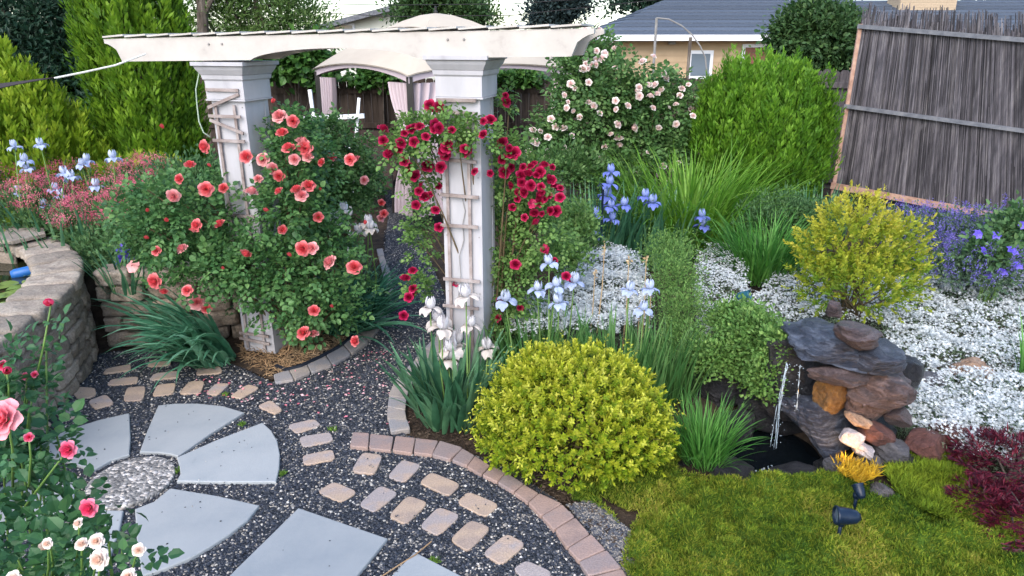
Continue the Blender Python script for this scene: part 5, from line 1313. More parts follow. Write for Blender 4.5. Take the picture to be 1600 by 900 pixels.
# each clump is a shoot tip with whorls of small leaves
per = 15; I = np.repeat(np.arange(n), per); m_ = len(I); j = np.tile(np.arange(per), n)
Ax = unit(Nc * .8 + rdir(n) * .5 + [0, 0, .45]); X = unit(np.cross(Ax, rdir(n))); Yx = np.cross(Ax, X)
ang = j * 2.4 + rng.uniform(0, 6, n)[I]; hgt = (j / per) * .045
outd = X[I] * np.cos(ang)[:, None] + Yx[I] * np.sin(ang)[:, None]
P = Pc[I] + Ax[I] * hgt[:, None]; tl = (j / per)
A = unit(outd * (1.1 - tl * .75)[:, None] + Ax[I] * (.25 + tl * .8)[:, None] + rdir(m_) * .15)
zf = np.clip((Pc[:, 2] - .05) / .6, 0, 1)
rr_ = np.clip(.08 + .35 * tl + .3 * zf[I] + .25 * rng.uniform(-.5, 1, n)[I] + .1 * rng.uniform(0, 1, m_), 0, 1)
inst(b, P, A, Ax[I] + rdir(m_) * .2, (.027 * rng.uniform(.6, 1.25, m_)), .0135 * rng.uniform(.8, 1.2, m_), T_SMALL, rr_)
bush(b, yb, 900, 12, .03, .028, .015, T_SMALL, lo=.6, hi=.92, gmin=.01, crnd=.3)
Sp, Sn = surf(yb, 130, .97, 1.02, -.1)
for k in range(len(Sp)):
    l = random.uniform(.05, .15); d = unit(Sn[k] + rng.normal(0, .35, 3) + [0, 0, .5]); pr = 12; u = np.linspace(0, 1, pr); an = np.arange(pr) * 2.4; X_ = unit(np.cross(d, [.3, .2, 1.0])); Y_ = np.cross(d, X_)
    o_ = X_ * np.cos(an)[:, None] + Y_ * np.sin(an)[:, None]; inst(b, Sp[k] + d * (u * l)[:, None], unit(o_ + d * .6), d + rdir(pr) * .2, .026, .013, T_SMALL, .5 + .4 * u)
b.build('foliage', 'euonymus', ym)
b = B(); C0, N0 = surf(yb, 60, .8, .9, 0); canes(b, (cxy[0], 3.78, 0), C0, .006, .002); b.build('stems', 'cane', ym)

# ------------------------------------------------------------------ golden feathery shrub (fronds)
def fronds(b, base, n, L, lean, leafL, leafW, per=26, bend=.9, az=None, tm=T_SMALL, rbase=0, droop=.4):
    for i in range(n):
        a = random.uniform(0, 2 * PI) if az is None else random.uniform(*az); ln = random.uniform(*lean); l = L * random.uniform(.6, 1.1); d = np.array([math.cos(a), math.sin(a), 0])
        s = np.linspace(0, 1, 9); th = ln + bend * s ** 1.6 * random.uniform(.5, 1.2); hx = np.cumsum(np.sin(th)) * l / 9; hz = np.cumsum(np.cos(th)) * l / 9
        P = np.array(base)[None] + d[None] * hx[:, None]; P[:, 2] += hz; P[:, :2] += np.random.default_rng(i).normal(0, .004, (9, 2))
        u = np.random.default_rng(i + 99).uniform(.25, 1.0, per); Q = np.stack([np.interp(u * 8, np.arange(9), P[:, k]) for k in range(3)], 1)
        side = np.array([-d[1], d[0], 0]); sg = np.where(np.arange(per) % 2 == 0, 1, -1)[:, None]
        T = np.gradient(P, axis=0)[np.clip((u * 8).astype(int), 0, 8)]
        A = unit(side[None] * sg + unit(T) * .8 + np.random.default_rng(i + 7).normal(0, .3, (per, 3)))
        inst(b, Q, A, np.array([0, 0, 1.0]) + rdir(per) * .4, leafL * rng.uniform(.6, 1.2, per), leafW * rng.uniform(.7, 1.1, per), tm, np.clip(rbase + .4 * random.random() + .6 * u * rng.uniform(.6, 1.1, per), 0, 1))
gb = at(1350, 470, .2); gb = np.array([dp(1345, 400, 5.6)[0], 5.6, .2])
gs = plant('yellow_feathery_shrub', 'golden yellow feathery shrub with pointed shoots behind the waterfall', 'shrub', gb)
gB = BL_([(1345, 400, 5.6, 78, 62, .35), (1335, 355, 5.65, 50, 42, .25), (1395, 385, 5.6, 48, 35, .22), (1290, 405, 5.6, 42, 38, .22), (1345, 448, 5.3, 90, 38, .3), (1345, 466, 5.05, 78, 18, .2), (1280, 440, 5.5, 40, 25, .2), (1400, 435, 5.5, 45, 28, .2)])
b = B(); Pc, Nc = surf(gB, 620, .6, 1.0, -.6)
for i in range(len(Pc)):
    d = unit(Nc[i] * .8 + np.array([0, 0, .55]) + rng.normal(0, .25, 3)); l = random.uniform(.09, .2); per = 22; u = rng.uniform(0, 1, per)
    side = unit(np.cross(d, [0, 1, .2])); sg = np.where(np.arange(per) % 2 == 0, 1, -1)[:, None]
    Q = Pc[i] + d * (u * l)[:, None]; A = unit(side * sg * (1.1 - .6 * u[:, None]) + d * .9 + rng.normal(0, .25, (per, 3)))
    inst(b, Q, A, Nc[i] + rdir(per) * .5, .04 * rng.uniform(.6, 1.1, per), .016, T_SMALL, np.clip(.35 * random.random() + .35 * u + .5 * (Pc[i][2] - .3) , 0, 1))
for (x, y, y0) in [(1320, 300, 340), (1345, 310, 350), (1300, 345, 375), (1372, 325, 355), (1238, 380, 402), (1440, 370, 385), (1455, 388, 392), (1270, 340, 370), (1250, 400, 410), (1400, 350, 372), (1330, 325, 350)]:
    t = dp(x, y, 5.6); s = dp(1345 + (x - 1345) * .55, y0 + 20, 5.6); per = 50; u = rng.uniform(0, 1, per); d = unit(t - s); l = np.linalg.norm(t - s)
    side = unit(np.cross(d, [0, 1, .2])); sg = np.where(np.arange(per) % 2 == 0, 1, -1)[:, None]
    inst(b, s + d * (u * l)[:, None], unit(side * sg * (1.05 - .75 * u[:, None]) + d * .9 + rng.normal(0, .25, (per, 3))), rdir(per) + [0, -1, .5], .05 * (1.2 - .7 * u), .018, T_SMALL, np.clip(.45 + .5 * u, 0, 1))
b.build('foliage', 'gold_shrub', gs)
b = B(); C0, N0 = surf(gB, 40, .5, .8, -.1); canes(b, gb, C0, .008, .003); b.build('stems', 'cane', gs)

# ------------------------------------------------------------------ valerian, ferns, herbs
vl = [('behind the cap stones of the pond wall', 60, 320, 6.7, 62, 44), ('between pond wall and coral rose', 150, 345, 6.5, 62, 46), ('left of the coral rose, lower', 215, 330, 6.4, 50, 44), ('below the tall arborvitae', 225, 285, 6.9, 52, 34), ('at the far left edge', 10, 300, 7.0, 48, 40), ('in the middle behind the pale irises', 120, 290, 7.2, 66, 32)]
for i, (lab, px, py, Y, rx, rz) in enumerate(vl):
    q = BL_([(px, py + 12, Y, rx, rz, .4)]); c = q[0].c
    root = plant('red_valerian', 'pinkish red valerian ' + lab, 'flower', (c[0], c[1], .5), 'red valerian plants behind the pond')
    b = B(); bush(b, q, 230, 16, .06, .055, .02, T_SMALL, up=.5, lo=.3, hi=.95, gmin=.4); b.build('foliage', 'herb_green', root)
    Pc, Nc = surf([Blob(px, py, Y, rx, rz, .42)], 70, .8, 1.12, -.1); b = B()
    for k in range(len(Pc)):
        m_ = 70; off = rng.normal(0, 1, (m_, 3)) * [.035, .035, .022]; off[:, 2] += .02
        inst(b, Pc[k] + off, unit(off + [0, 0, .05]), rdir(m_) + [0, -.4, .6], .014, .013, T_STAR, np.clip(random.random() * .7 + rng.uniform(0, .3, m_), 0, 1))
    b.build('flower_heads', 'fl_valerian', root)
    b = B()
    for k in range(0, len(Pc), 2): tube(b, [(Pc[k][0] * .6 + c[0] * .4, Pc[k][1] * .6 + c[1] * .4, .5), Pc[k]], [.005, .003], 4, cap=False)
    b.build('stems', 'stem_green', root)
def herb(name, label, cat, blobs, mat, ncl, per, rc, L, W, tm=T_SMALL, group=None, gmin=.05, stems=20, up=.5, **k):
    c = blobs[0].c; g0 = float(H(c[0], c[1])); root = plant(name, label, cat, (c[0], c[1], g0), group)
    b = B(); bush(b, blobs, ncl, per, rc, L, W, tm, up=up, gmin=gmin, **k); b.build('foliage', mat, root)
    b = B(); C0, _ = surf(blobs, stems, .5, .85, -.1); canes(b, (c[0], c[1], g0), C0, .005, .002); b.build('stems', 'stem_green', root)
    return root
herb('fern', 'feathery light green fern between the two white flower patches', 'fern', BL_([(1055, 440, 5.4, 34, 55, .25), (1065, 500, 5.0, 42, 50, .25), (1045, 395, 5.9, 42, 28, .25), (1070, 545, 4.7, 45, 35, .25)]), 'fern_green', 560, 24, .055, .026, .009, T_SMALL, lo=.3, up=.2)
herb('leafy_herb', 'fresh green leafy plant overhanging the dark pool left of the waterfall', 'herb', BL_([(1175, 530, 4.5, 48, 45, .22), (1130, 560, 4.5, 45, 35, .2), (1195, 590, 4.2, 26, 50, .15), (1150, 500, 4.8, 40, 25, .2), (1215, 540, 4.2, 20, 25, .1)]), 'fern_green', 800, 20, .035, .028, .017, T_OVAL, lo=.3)
herb('low_shrub', 'dull green low shrub right of the daylilies', 'shrub', BL_([(1225, 335, 7.6, 65, 30, .4), (1190, 345, 7.4, 40, 25, .3), (1270, 350, 7.4, 40, 30, .3)]), 'herb_green', 420, 20, .06, .05, .02, lo=.3)
herb('green_shrub', 'green filler shrub at the foot of the pale climbing rose', 'shrub', BL_([(880, 265, 8.8, 60, 30, .4), (960, 285, 8.8, 60, 20, .3)]), 'leaf_climber', 300, 20, .07, .06, .03, lo=.3)
herb('green_shrub', 'low green foliage behind the coral rose along the path', 'shrub', BL_([(540, 300, 8.2, 40, 40, .4), (470, 330, 6.6, 60, 60, .4), (380, 330, 6.4, 60, 60, .4)]), 'leaf_climber', 700, 20, .07, .06, .03, lo=.3)
herb('green_shrub', 'green foliage filling the bed between valerian and coral rose', 'shrub', BL_([(240, 380, 6.0, 60, 50, .4), (300, 300, 6.6, 60, 50, .4), (180, 390, 6.1, 60, 30, .3), (100, 350, 6.6, 70, 30, .3)]), 'herb_green', 700, 22, .06, .05, .026, lo=.3, gmin=.3)
herb('green_shrub', 'dark green foliage under the blue irises and rod', 'shrub', BL_([(900, 385, 6.9, 45, 30, .3), (880, 350, 7.3, 30, 30, .3)]), 'leaf_climber', 160, 20, .06, .06, .025, lo=.3)
herb('grey_herb', 'silvery green herb at the far left edge under the irises', 'herb', BL_([(10, 265, 7.6, 45, 25, .3), (50, 275, 7.6, 35, 18, .3)]), 'grey_green', 150, 18, .06, .07, .03, lo=.3, gmin=.4)
herb('small_bush', 'pale yellow green leaves with crimson blooms right of the right column', 'shrub', BL_([(880, 400, 5.6, 40, 30, .2), (905, 350, 6.0, 28, 30, .2), (830, 520, 5.1, 50, 30, .2)]), 'leaf_rose_light', 260, 16, .04, .04, .024, T_OVAL, lo=.3)
# catmint with purple haze
cm = BL_([(1480, 385, 6.9, 90, 46, .5), (1420, 362, 7.4, 60, 32, .4), (1560, 380, 6.6, 80, 50, .4), (1520, 420, 6.0, 80, 30, .4)])
root = herb('catmint', 'purple flowered catmint below the reed screen', 'flower', cm, 'catmint_leaf', 800, 20, .06, .045, .02, lo=.3)
Pc, Nc = surf(cm, 620, .85, 1.1, -.3); b = B()
for k in range(len(Pc)):
    m_ = 26; u = rng.uniform(0, 1, m_); d = unit(Nc[k] * .4 + np.array([0, 0, 1]) + rng.normal(0, .2, 3)); off = rng.normal(0, .01, (m_, 3)); P = Pc[k] + d * (u * .16)[:, None] + off
    inst(b, P, unit(off + d * .01), rdir(m_), .016, .014, T_STAR, rng.uniform(0, 1, m_))
b.build('flower_spikes', 'fl_catmint', root)
# clematis / geranium, violet blooms
cl_ = BL_([(1555, 400, 5.9, 40, 30, .2), (1590, 360, 6.1, 30, 40, .2)])
root = herb('clematis', 'green plant with large violet blue blooms at the right edge', 'flower', cl_, 'herb_green', 110, 14, .06, .06, .035, T_OVAL, lo=.3)
b = B(); tv, tf = star(6, .3, .7); 
for j_ in range(6):
    a = j_ * PI / 3; A = np.array([[math.cos(a), math.sin(a), .15]]); inst(b, np.zeros((1, 3)), A, np.array([[0, 0, 1.0]]), .05, .042, T_OVAL, .3 + .1 * j_)
cmesh = b.mesh('violet_bloom', 'fl_violet', False)
for (x, y) in [(1528, 366), (1556, 368), (1566, 425), (1590, 415), (1537, 392), (1598, 352), (1545, 430), (1582, 392)]:
    p = front(x, y, cl_, 5.7, 1.1); place('bloom', cmesh, root, p, face_cam(p, .4), random.uniform(.8, 1.15))

# ------------------------------------------------------------------ snow in summer
def snow(name, label, poly, z, nflo, nleaf, amp=.06, fs=.024, edge=.0):
    Q = pp(poly, z); P = scatter(Q, nleaf); h = z + nz2(P[:, 0], P[:, 1], 3.0) * amp + nz2(P[:, 0], P[:, 1], 8.0, 5) * amp * .4
    n = len(P); b = B(); hg = H(P[:, 0], P[:, 1]); hz = hg + (h - hg) * rng.uniform(.2, 1, n); A = rdir(n); A[:, 2] = abs(A[:, 2]) + .3
    inst(b, np.stack([P[:, 0], P[:, 1], hz - .03], 1), A, rdir(n), .032 * rng.uniform(.6, 1.2, n), .007, T_SMALL, rng.uniform(0, 1, n))
    C_ = scatter(Q, nflo // 7); Ci = np.repeat(np.arange(len(C_)), 7); P = C_[Ci] + rng.normal(0, .020, (len(Ci), 2)); ch = rng.uniform(-.04, .05, len(C_))[Ci]; d = nz2(P[:, 0], P[:, 1], 4.5, 9) + rng.uniform(-.45, .45, len(P)); kp = d > -.42; P = P[kp]; ch = ch[kp]; n = len(P)
    h = z + nz2(P[:, 0], P[:, 1], 3.0) * amp + nz2(P[:, 0], P[:, 1], 8.0, 5) * amp * .4 + ch + rng.uniform(-.012, .012, n)
    A = rdir(n); A[:, 2] *= .4
    inst(b, np.stack([P[:, 0], P[:, 1], h], 1), A, np.array([0, -.35, 1.0]) + rdir(n) * .5, fs * rng.uniform(.75, 1.2, n), fs * rng.uniform(.75, 1.2, n), T_STAR, rng.uniform(0, 1, n), 1); b.build(name, ['grey_green', 'fl_white'], label=label, cat='ground cover', kind='stuff')
snow('snow_in_summer', 'mass of white snow in summer flowers right of the waterfall rocks', [(1380, 500), (1380, 470), (1330, 478), (1300, 468), (1330, 440), (1430, 425), (1500, 410), (1700, 420), (1700, 700), (1560, 700), (1470, 685), (1400, 640), (1390, 560)], .28, 30000, 26000, .09, .027)
snow('snow_in_summer', 'white flower band behind the slate top of the waterfall', [(1165, 470), (1200, 440), (1240, 370), (1275, 375), (1280, 430), (1330, 455), (1400, 470), (1390, 495), (1225, 500), (1180, 492)], .28, 6500, 6500, .05, .026)
snow('snow_in_summer', 'white flower mound between crimson rose and fern', [(885, 400), (920, 385), (975, 385), (1010, 420), (1020, 470), (1015, 500), (960, 512), (800, 515), (790, 480), (860, 460)], .44, 15000, 9000, .09, .026)
snow('snow_in_summer', 'narrow white flower patch between fern and grassy clump', [(1090, 395), (1140, 375), (1165, 420), (1175, 480), (1180, 540), (1100, 540), (1085, 450)], .38, 5000, 4500, .06)
snow('snow_in_summer', 'small white flowers at the right edge of the mound by red rocks', [(1400, 650), (1440, 600), (1490, 590), (1620, 620), (1620, 700), (1440, 680)], .2, 2600, 7000, .05)
# sparse dry stalks over the white mound
for i_, (x, y, y1) in enumerate([(930, 420, 560), (945, 380, 520), (983, 400, 560), (1000, 470, 600), (1010, 400, 600), (1018, 440, 590)]):
    b = B(); t = dp(x, y, 5.0); g0 = dp(x - 12, y1, 4.95); tube(b, [g0, (g0 + t) / 2 + [.01, 0, .02], t], [.005, .004, .003], 4)
    m_ = 9; off = rng.normal(0, .006, (m_, 3)) * [1, 1, 3.5]; inst(b, t - [0, 0, .05] + off, rdir(m_) + [0, 0, .8], rdir(m_), .03, .014, T_SMALL, rng.uniform(0, 1, m_))
    b.build('dry_stalk', 'fl_dry', label=ORD[i_] + ' dry flower stalk from the left over the white mound', cat='stalk', group='dry stalks over the white mound')

# ------------------------------------------------------------------ moss
def mossy(name, label, poly, z, n, amp, mat, L=.03, W=.005, lump=4.0):
    Q = pp(poly, z); P = scatter(Q, n); C0 = np.mean(Q, 0)
    def hh(x, y): return z + H(x, y) + np.abs(nz2(x, y, lump)) * amp + nz2(x, y, 9, 4) * amp * .35
    # cushion surface
    Q2 = np.array(Q)[:, :2]; lo = Q2.min(0); hi = Q2.max(0); st = .025; xs = np.arange(lo[0], hi[0], st); ys = np.arange(lo[1], hi[1], st); XX, YY = np.meshgrid(xs, ys)
    I = inpoly(np.stack([XX.ravel(), YY.ravel()], 1), Q2).reshape(XX.shape)
    ZZ = hh(XX, YY) - .012; ids = np.arange(XX.size).reshape(XX.shape)
    q = np.stack([ids[:-1, :-1], ids[:-1, 1:], ids[1:, 1:], ids[1:, :-1]], -1); kk = (I[:-1, :-1] & I[:-1, 1:] & I[1:, 1:] & I[1:, :-1])
    b = B(); b.add(np.stack([XX, YY, ZZ], -1).reshape(-1, 3), q[kk].reshape(-1, 4), .15)
    m_ = nz2(P[:, 0], P[:, 1], 5, 2); A = np.stack([rng.normal(0, .6, n) + m_ * .5, rng.normal(0, .6, n) - .2, np.full(n, 1.0)], 1)
    r = np.clip(.45 + .5 * nz2(P[:, 0], P[:, 1], 2.6, 8) + .25 * nz2(P[:, 0], P[:, 1], 11, 1) + rng.uniform(-.3, .3, n), 0, 1)
    tall = 1 + .8 * np.clip(nz2(P[:, 0], P[:, 1], 7, 3), 0, 1)
    inst(b, np.stack([P[:, 0], P[:, 1], hh(P[:, 0], P[:, 1]) - .012], 1), A, rdir(n), L * tall * rng.uniform(.5, 1.4, n), W, T_FLAKE, r)
    b.build(name, mat, label=label, cat='moss', kind='stuff')
mossy('moss_carpet', 'yellow green moss carpet across the bottom right', [(985, 925), (972, 880), (985, 830), (1005, 790), (1045, 742), (1100, 745), (1160, 758), (1230, 755), (1300, 750), (1370, 780), (1420, 800), (1500, 790), (1560, 780), (1640, 740), (1700, 1000), (1500, 1050), (1050, 1050)], .012, 125000, .13, 'moss', .026, .0055, 6.0)
mossy('moss_cushion', 'bright green feathery moss cushion right of the glowing lamp', [(1378, 752), (1395, 728), (1440, 722), (1500, 740), (1510, 775), (1490, 830), (1430, 815), (1400, 790)], .06, 11000, .05, 'moss_yellow', .045, .006)
mossy('moss_cushion', 'dull green creeping moss between yellow shrub and stone chippings', [(930, 770), (985, 800), (1005, 790), (1045, 755), (1070, 700), (960, 700), (900, 750), (890, 780), (930, 785), (975, 825)], .03, 7000, .02, 'moss')
# ------------------------------------------------------------------ red maple
mb = [Blob(1590, 740, 3.35, 95, 55, .3), Blob(1540, 720, 3.5, 50, 40, .2), Blob(1540, 800, 3.1, 60, 45, .2), Blob(1610, 830, 2.95, 70, 60, .25)]
mp_ = plant('red_maple', 'low weeping dark red lace leaf maple at the bottom right corner', 'maple', (mb[0].c[0], mb[0].c[1], float(H(mb[0].c[0], mb[0].c[1]))))
b = B(); Pc, Nc = surf(mb, 900, .75, 1.03, -.4); k0 = len(Pc)
for lobe in range(7):
    a = (lobe - 3) * .42; d = unit(Nc * .8 + rdir(k0) * .35 + [0, -.2, -.25]); side = unit(np.cross(d, Nc + [0, 0, .6])); A = d * math.cos(a) + side * math.sin(a) + rdir(k0) * .06
    inst(b, Pc, A, Nc + [0, 0, .5], .062 * (1 - abs(lobe - 3) * .12) * rng.uniform(.8, 1.2, k0), .008, T_FLAKE, np.clip(np.repeat(rng.uniform(0, 1, k0)[:, None], 1, 1)[:, 0] * .8 + (Pc[:, 2] > .3) * .1, 0, 1))
    for sd_ in (-1, 1):
        A2 = unit(A + side * sd_ * .5); inst(b, Pc + unit(A) * .02, A2, Nc + [0, 0, .5], .03, .005, T_FLAKE, rng.uniform(.2, .9, k0))
b.build('foliage', 'maple_red', mp_)
b = B(); canes(b, wloc(mp_), surf(mb, 20, .8, 1.0, .0)[0], .010, .003); b.build('branches', 'bark', mp_, smooth=True)

# ------------------------------------------------------------------ rocks and the waterfall
def R(lab, px, py, Y, sx, sz_, sy, mat, seed, rot=(0, 0, 0), **k):
    p = dp(px, py, Y); m_ = pxm(Y, p[2]); return rock('rock', lab, 'rock', p, (sx * m_, sy, sz_ * m_), mat, seed, rot, **k)
R('large flat slate slab forming the lip of the waterfall', 1306, 540, 3.95, 96, 34, .34, 'slate', 11, (.12, .06, .05), cuts=16, nz=.16, flat=.62)
R('small pinkish brown rock lying on the slate slab', 1336, 524, 3.80, 38, 20, .13, 'rock_brown', 5, (.1, .2, .2), cuts=12)
R('thin layered grey rock at the right end of the slate slab', 1368, 558, 3.78, 46, 20, .16, 'slate', 8, (.1, -.2, .1), cuts=12)
R('thin brown flat rock wedged under the slate slab', 1312, 583, 3.80, 48, 15, .16, 'rock_brown', 14, (-.1, 0, 0), cuts=12)
R('amber lit rock standing under the slate slab', 1303, 615, 3.83, 44, 48, .13, 'rock_amber_lit', 21, (0, 0, .3), cuts=14, flat=.68)
R('big rounded brown rock on the right of the amber lit rock', 1368, 612, 3.78, 56, 44, .20, 'rock_brown', 33, (.1, .2, .1), cuts=9, nz=.14)
R('dark blue grey rock behind the falling water', 1250, 590, 4.15, 56, 80, .16, 'rock_dark', 40, cuts=10)
R('large sloping wet slab below the amber lit rock', 1292, 660, 3.85, 98, 44, .26, 'slate', 51, (.35, .42, .1), cuts=14, nz=.16, flat=.66)
R('flat grey rock right of the sloping slab', 1350, 665, 3.95, 50, 30, .2, 'rock_dark', 52, cuts=12)
R('small white quartz rock beside the sloping slab', 1331, 684, 3.58, 20, 13, .07, 'rock_pale', 61, (0, .1, 0))
R('pinkish pale rock under the white quartz rock', 1348, 703, 3.55, 19, 13, .07, 'rock_pale', 66, (0, .3, 0))
R('brown red wedge rock right of the white quartz rock', 1370, 678, 3.62, 30, 20, .1, 'rock_red', 71, (0, .5, .2))
R('grey rounded rock below the brown red wedge', 1395, 706, 3.58, 30, 19, .12, 'rock_grey', 77, (0, .2, 0))
R('thin beige rock above the brown red wedge', 1340, 655, 3.66, 22, 10, .09, 'rock_tan', 78, (0, .4, 0))
R('dark red rock at the left end of the red rock pair', 1445, 695, 3.62, 36, 26, .13, 'rock_red', 81, (0, .2, .3), cuts=12)
R('dark red rock by the red maple', 1485, 680, 3.7, 28, 28, .13, 'rock_red', 85, (.2, -.2, .3), cuts=12)
R('tan rock half hidden in white flowers', 1520, 578, 4.55, 34, 20, .13, 'rock_tan', 91, (0, .1, 0))
R('small grey brown rock left of the tan rock', 1448, 600, 4.4, 26, 22, .1, 'rock_grey', 92)
R('dark brown stone behind the slate slab under the golden shrub', 1303, 482, 4.75, 14, 14, .07, 'rock_brown', 93)
R('dark wet boulder left of the pool under the herb', 1128, 605, 4.55, 50, 34, .18, 'rock_dark', 95, cuts=12)
R('dark boulder at the back of the pool', 1185, 620, 4.5, 44, 50, .15, 'rock_dark', 96, cuts=12)
R('black rock at the front left rim of the pool', 1140, 742, 3.62, 36, 26, .12, 'rock_dark', 97, cuts=12)
R('flat dark rock at the front rim of the pool', 1245, 738, 3.55, 38, 15, .10, 'rock_dark', 98, cuts=12)
R('brown striped pebble rock left of the glowing lamp', 1308, 730, 3.5, 20, 16, .07, 'rock_grey', 101)
R('round brown pebble rock behind the glowing lamp', 1337, 728, 3.5, 17, 15, .06, 'rock_brown', 102)
R('grey stone right behind the glowing lamp', 1358, 727, 3.52, 24, 16, .07, 'rock_grey', 103)
R('long dark grey rock sloping down right of the lamps', 1385, 775, 3.3, 34, 17, .09, 'rock_grey', 104, (0, .7, .2), cuts=12)
R('small dark rock at the lower end of the sloping rock', 1412, 805, 3.15, 17, 15, .07, 'rock_dark', 105, (0, .5, .2))
R('grey rock between red rocks and moss cushion', 1420, 725, 3.5, 22, 12, .08, 'rock_dark', 106)
R('low dark rock under the grass tuft', 1075, 730, 3.75, 30, 16, .1, 'rock_dark', 107)
R('broad black rock at the back of the pool under the slab', 1225, 640, 4.28, 80, 46, .12, 'rock_dark', 110, cuts=12)
R('black rock on the left side of the pool above the grass tuft', 1150, 670, 4.15, 30, 36, .12, 'rock_dark', 111, cuts=12)
R('dark brown rock on the right rim of the pool', 1300, 735, 3.62, 30, 18, .12, 'rock_dark', 112, cuts=12)
R('dark rock behind the thin grey layered rock', 1410, 590, 3.98, 34, 40, .12, 'rock_dark', 113, cuts=12)
R('small brown rock under the big rounded brown rock', 1400, 650, 3.72, 24, 16, .1, 'rock_brown', 114, cuts=12)
# pool water
c = at(1200, 690, -.10); b = B(); cp = np.array([1.62, 3.98])
V = [[cp[0], cp[1], -.1]] + [[cp[0] + math.cos(a) * .47, cp[1] + math.sin(a) * .47, -.1] for a in np.linspace(0, 2 * PI, 48, endpoint=False)]
b.add(V, np.array([[0, i, i % 48 + 1] for i in range(1, 49)])); b.build('pool_water', 'pool_water', kind='structure')
def stream(name, label, pts, w, n=5):
    b = B()
    for k in range(n):
        P = np.array([dp(x, y, Y) for x, y, Y in pts]); P[:, 0] += np.linspace(0, 1, len(P)) ** 2 * random.gauss(0, w); P[:, 1] += random.gauss(0, w * .5); m_ = 16
        s = np.linspace(0, len(P) - 1, m_); Q = np.stack([np.interp(s, np.arange(len(P)), P[:, j]) for j in range(3)], 1)
        tube(b, Q, np.abs(.0010 + .0014 * np.sin(np.arange(m_) * 1.9 + k)), 5)
        for j in range(14):
            q = Q[random.randrange(m_)] + rng.normal(0, .012, 3); inst(b, [q], rdir(1), rdir(1), .007, .006, T_OCT, .5)
    return b.build(name, 'falling_water', smooth=True, label=label, cat='waterfall')
stream('waterfall', 'thin stream of water falling from the slate lip into the pool', [(1230, 568, 3.72), (1224, 600, 3.68), (1217, 640, 3.68), (1211, 700, 3.7)], .012)
stream('waterfall', 'short second trickle of water right of the main stream', [(1250, 570, 3.74), (1248, 600, 3.72), (1245, 640, 3.72)], .004, 2)
b = B(); n = 60; a = rng.uniform(0, 2 * PI, n); q = rng.uniform(0, .09, n); c = dp(1210, 700, 3.72)
inst(b, np.stack([c[0] + np.cos(a) * q, c[1] + np.sin(a) * q, np.full(n, -.095) + rng.uniform(0, .03, n)], 1), rdir(n), rdir(n), .016, .014, T_OCT, .5)
b.build('splash', 'falling_water', label='white splash where the waterfall meets the pool', cat='splash', kind='stuff')
# ------------------------------------------------------------------ garden lamps
def spot(label, px, py, Y, aim, mat, sc_=1, lit=False, stake=True):
    z_ = .1
    for _ in range(5): p = at(px, py, z_); g0 = float(H(p[0], p[1])); z_ = g0 + Y
    root = plant('garden_spotlight', label, 'spotlight', (p[0], p[1], g0)); b = B(); aim = unit(np.array(aim, float))
    lathe(b, p - aim * .05 * sc_, [(0, -.035 * sc_), (.022 * sc_, -.03 * sc_), (.036 * sc_, -.01 * sc_), (.043 * sc_, .03 * sc_), (.046 * sc_, .075 * sc_), (.05 * sc_, .08 * sc_), (.05 * sc_, .09 * sc_), (.043 * sc_, .092 * sc_), (.04 * sc_, .07 * sc_)], 20, axis=aim); b.build('housing', mat, root, smooth=True)
    b = B(); lathe(b, p - aim * .05 * sc_, [(.041 * sc_, .078 * sc_), (.0, .082 * sc_)], 20, axis=aim); b.build('lens', 'lamp_glass' if lit else 'window_glass', root)
    b = B(); tube(b, [(p[0], p[1] + .01, g0 - .03), (p[0], p[1] + .01, p[2] - .02)], .009, 8); lathe(b, (p[0], p[1] + .01, p[2] - .05), [(0, -.015), (.018, -.012), (.018, .015), (0, .02)], 10); b.build('stake', mat, root, smooth=True)
    return root, p
spot('dark blue oval garden spotlight on the moss carpet', 1318, 806, .19, (-.95, .1, .02), 'lamp_blue', .95)
_, lp = spot('small lit garden spotlight glowing orange at the rocks', 1342, 764, .15, (-.1, .75, .65), 'lamp_blue', .62, True)
_, lq = spot('teal garden spotlight standing in the white flowers', 1165, 462, .42, (.5, -.3, .2), 'teal_lamp', .9)
mossy('lit_moss', 'moss tuft tinted yellow orange as lamp glow around the small lit spotlight', [(1300, 742), (1312, 738), (1345, 745), (1368, 742), (1365, 762), (1340, 772), (1308, 758)], .07, 700, .03, 'moss_lit', .06, .008)
li = bpy.data.lights.new('lamp_glow', 'SPOT'); li.energy = 5; li.color = (1, .48, .08); li.spot_size = math.radians(75); li.shadow_soft_size = .02
lo2 = bpy.data.objects.new('lamp_glow', li); col.objects.link(lo2); lo2.location = Vector(lp) + Vector((-.005, .06, .05)); tgt = Vector(dp(1305, 610, 3.75)); lo2.rotation_euler = (lo2.location - tgt).to_track_quat('Z', 'Y').to_euler()
# dark blue rod
b = B(); q = dp(942, 290, 6.9); tube(b, [(q[0], 6.9, 0), (q[0] + .005, 6.9, q[2])], .011, 8); tube(b, [(q[0], 6.9, q[2]), (q[0] - .03, 6.9, q[2] + .02), (q[0] - .05, 6.9, q[2] - .01)], .008, 6)
b.build('garden_stake', 'lamp_blue', label='dark blue metal garden stake among the blue irises', cat='stake')

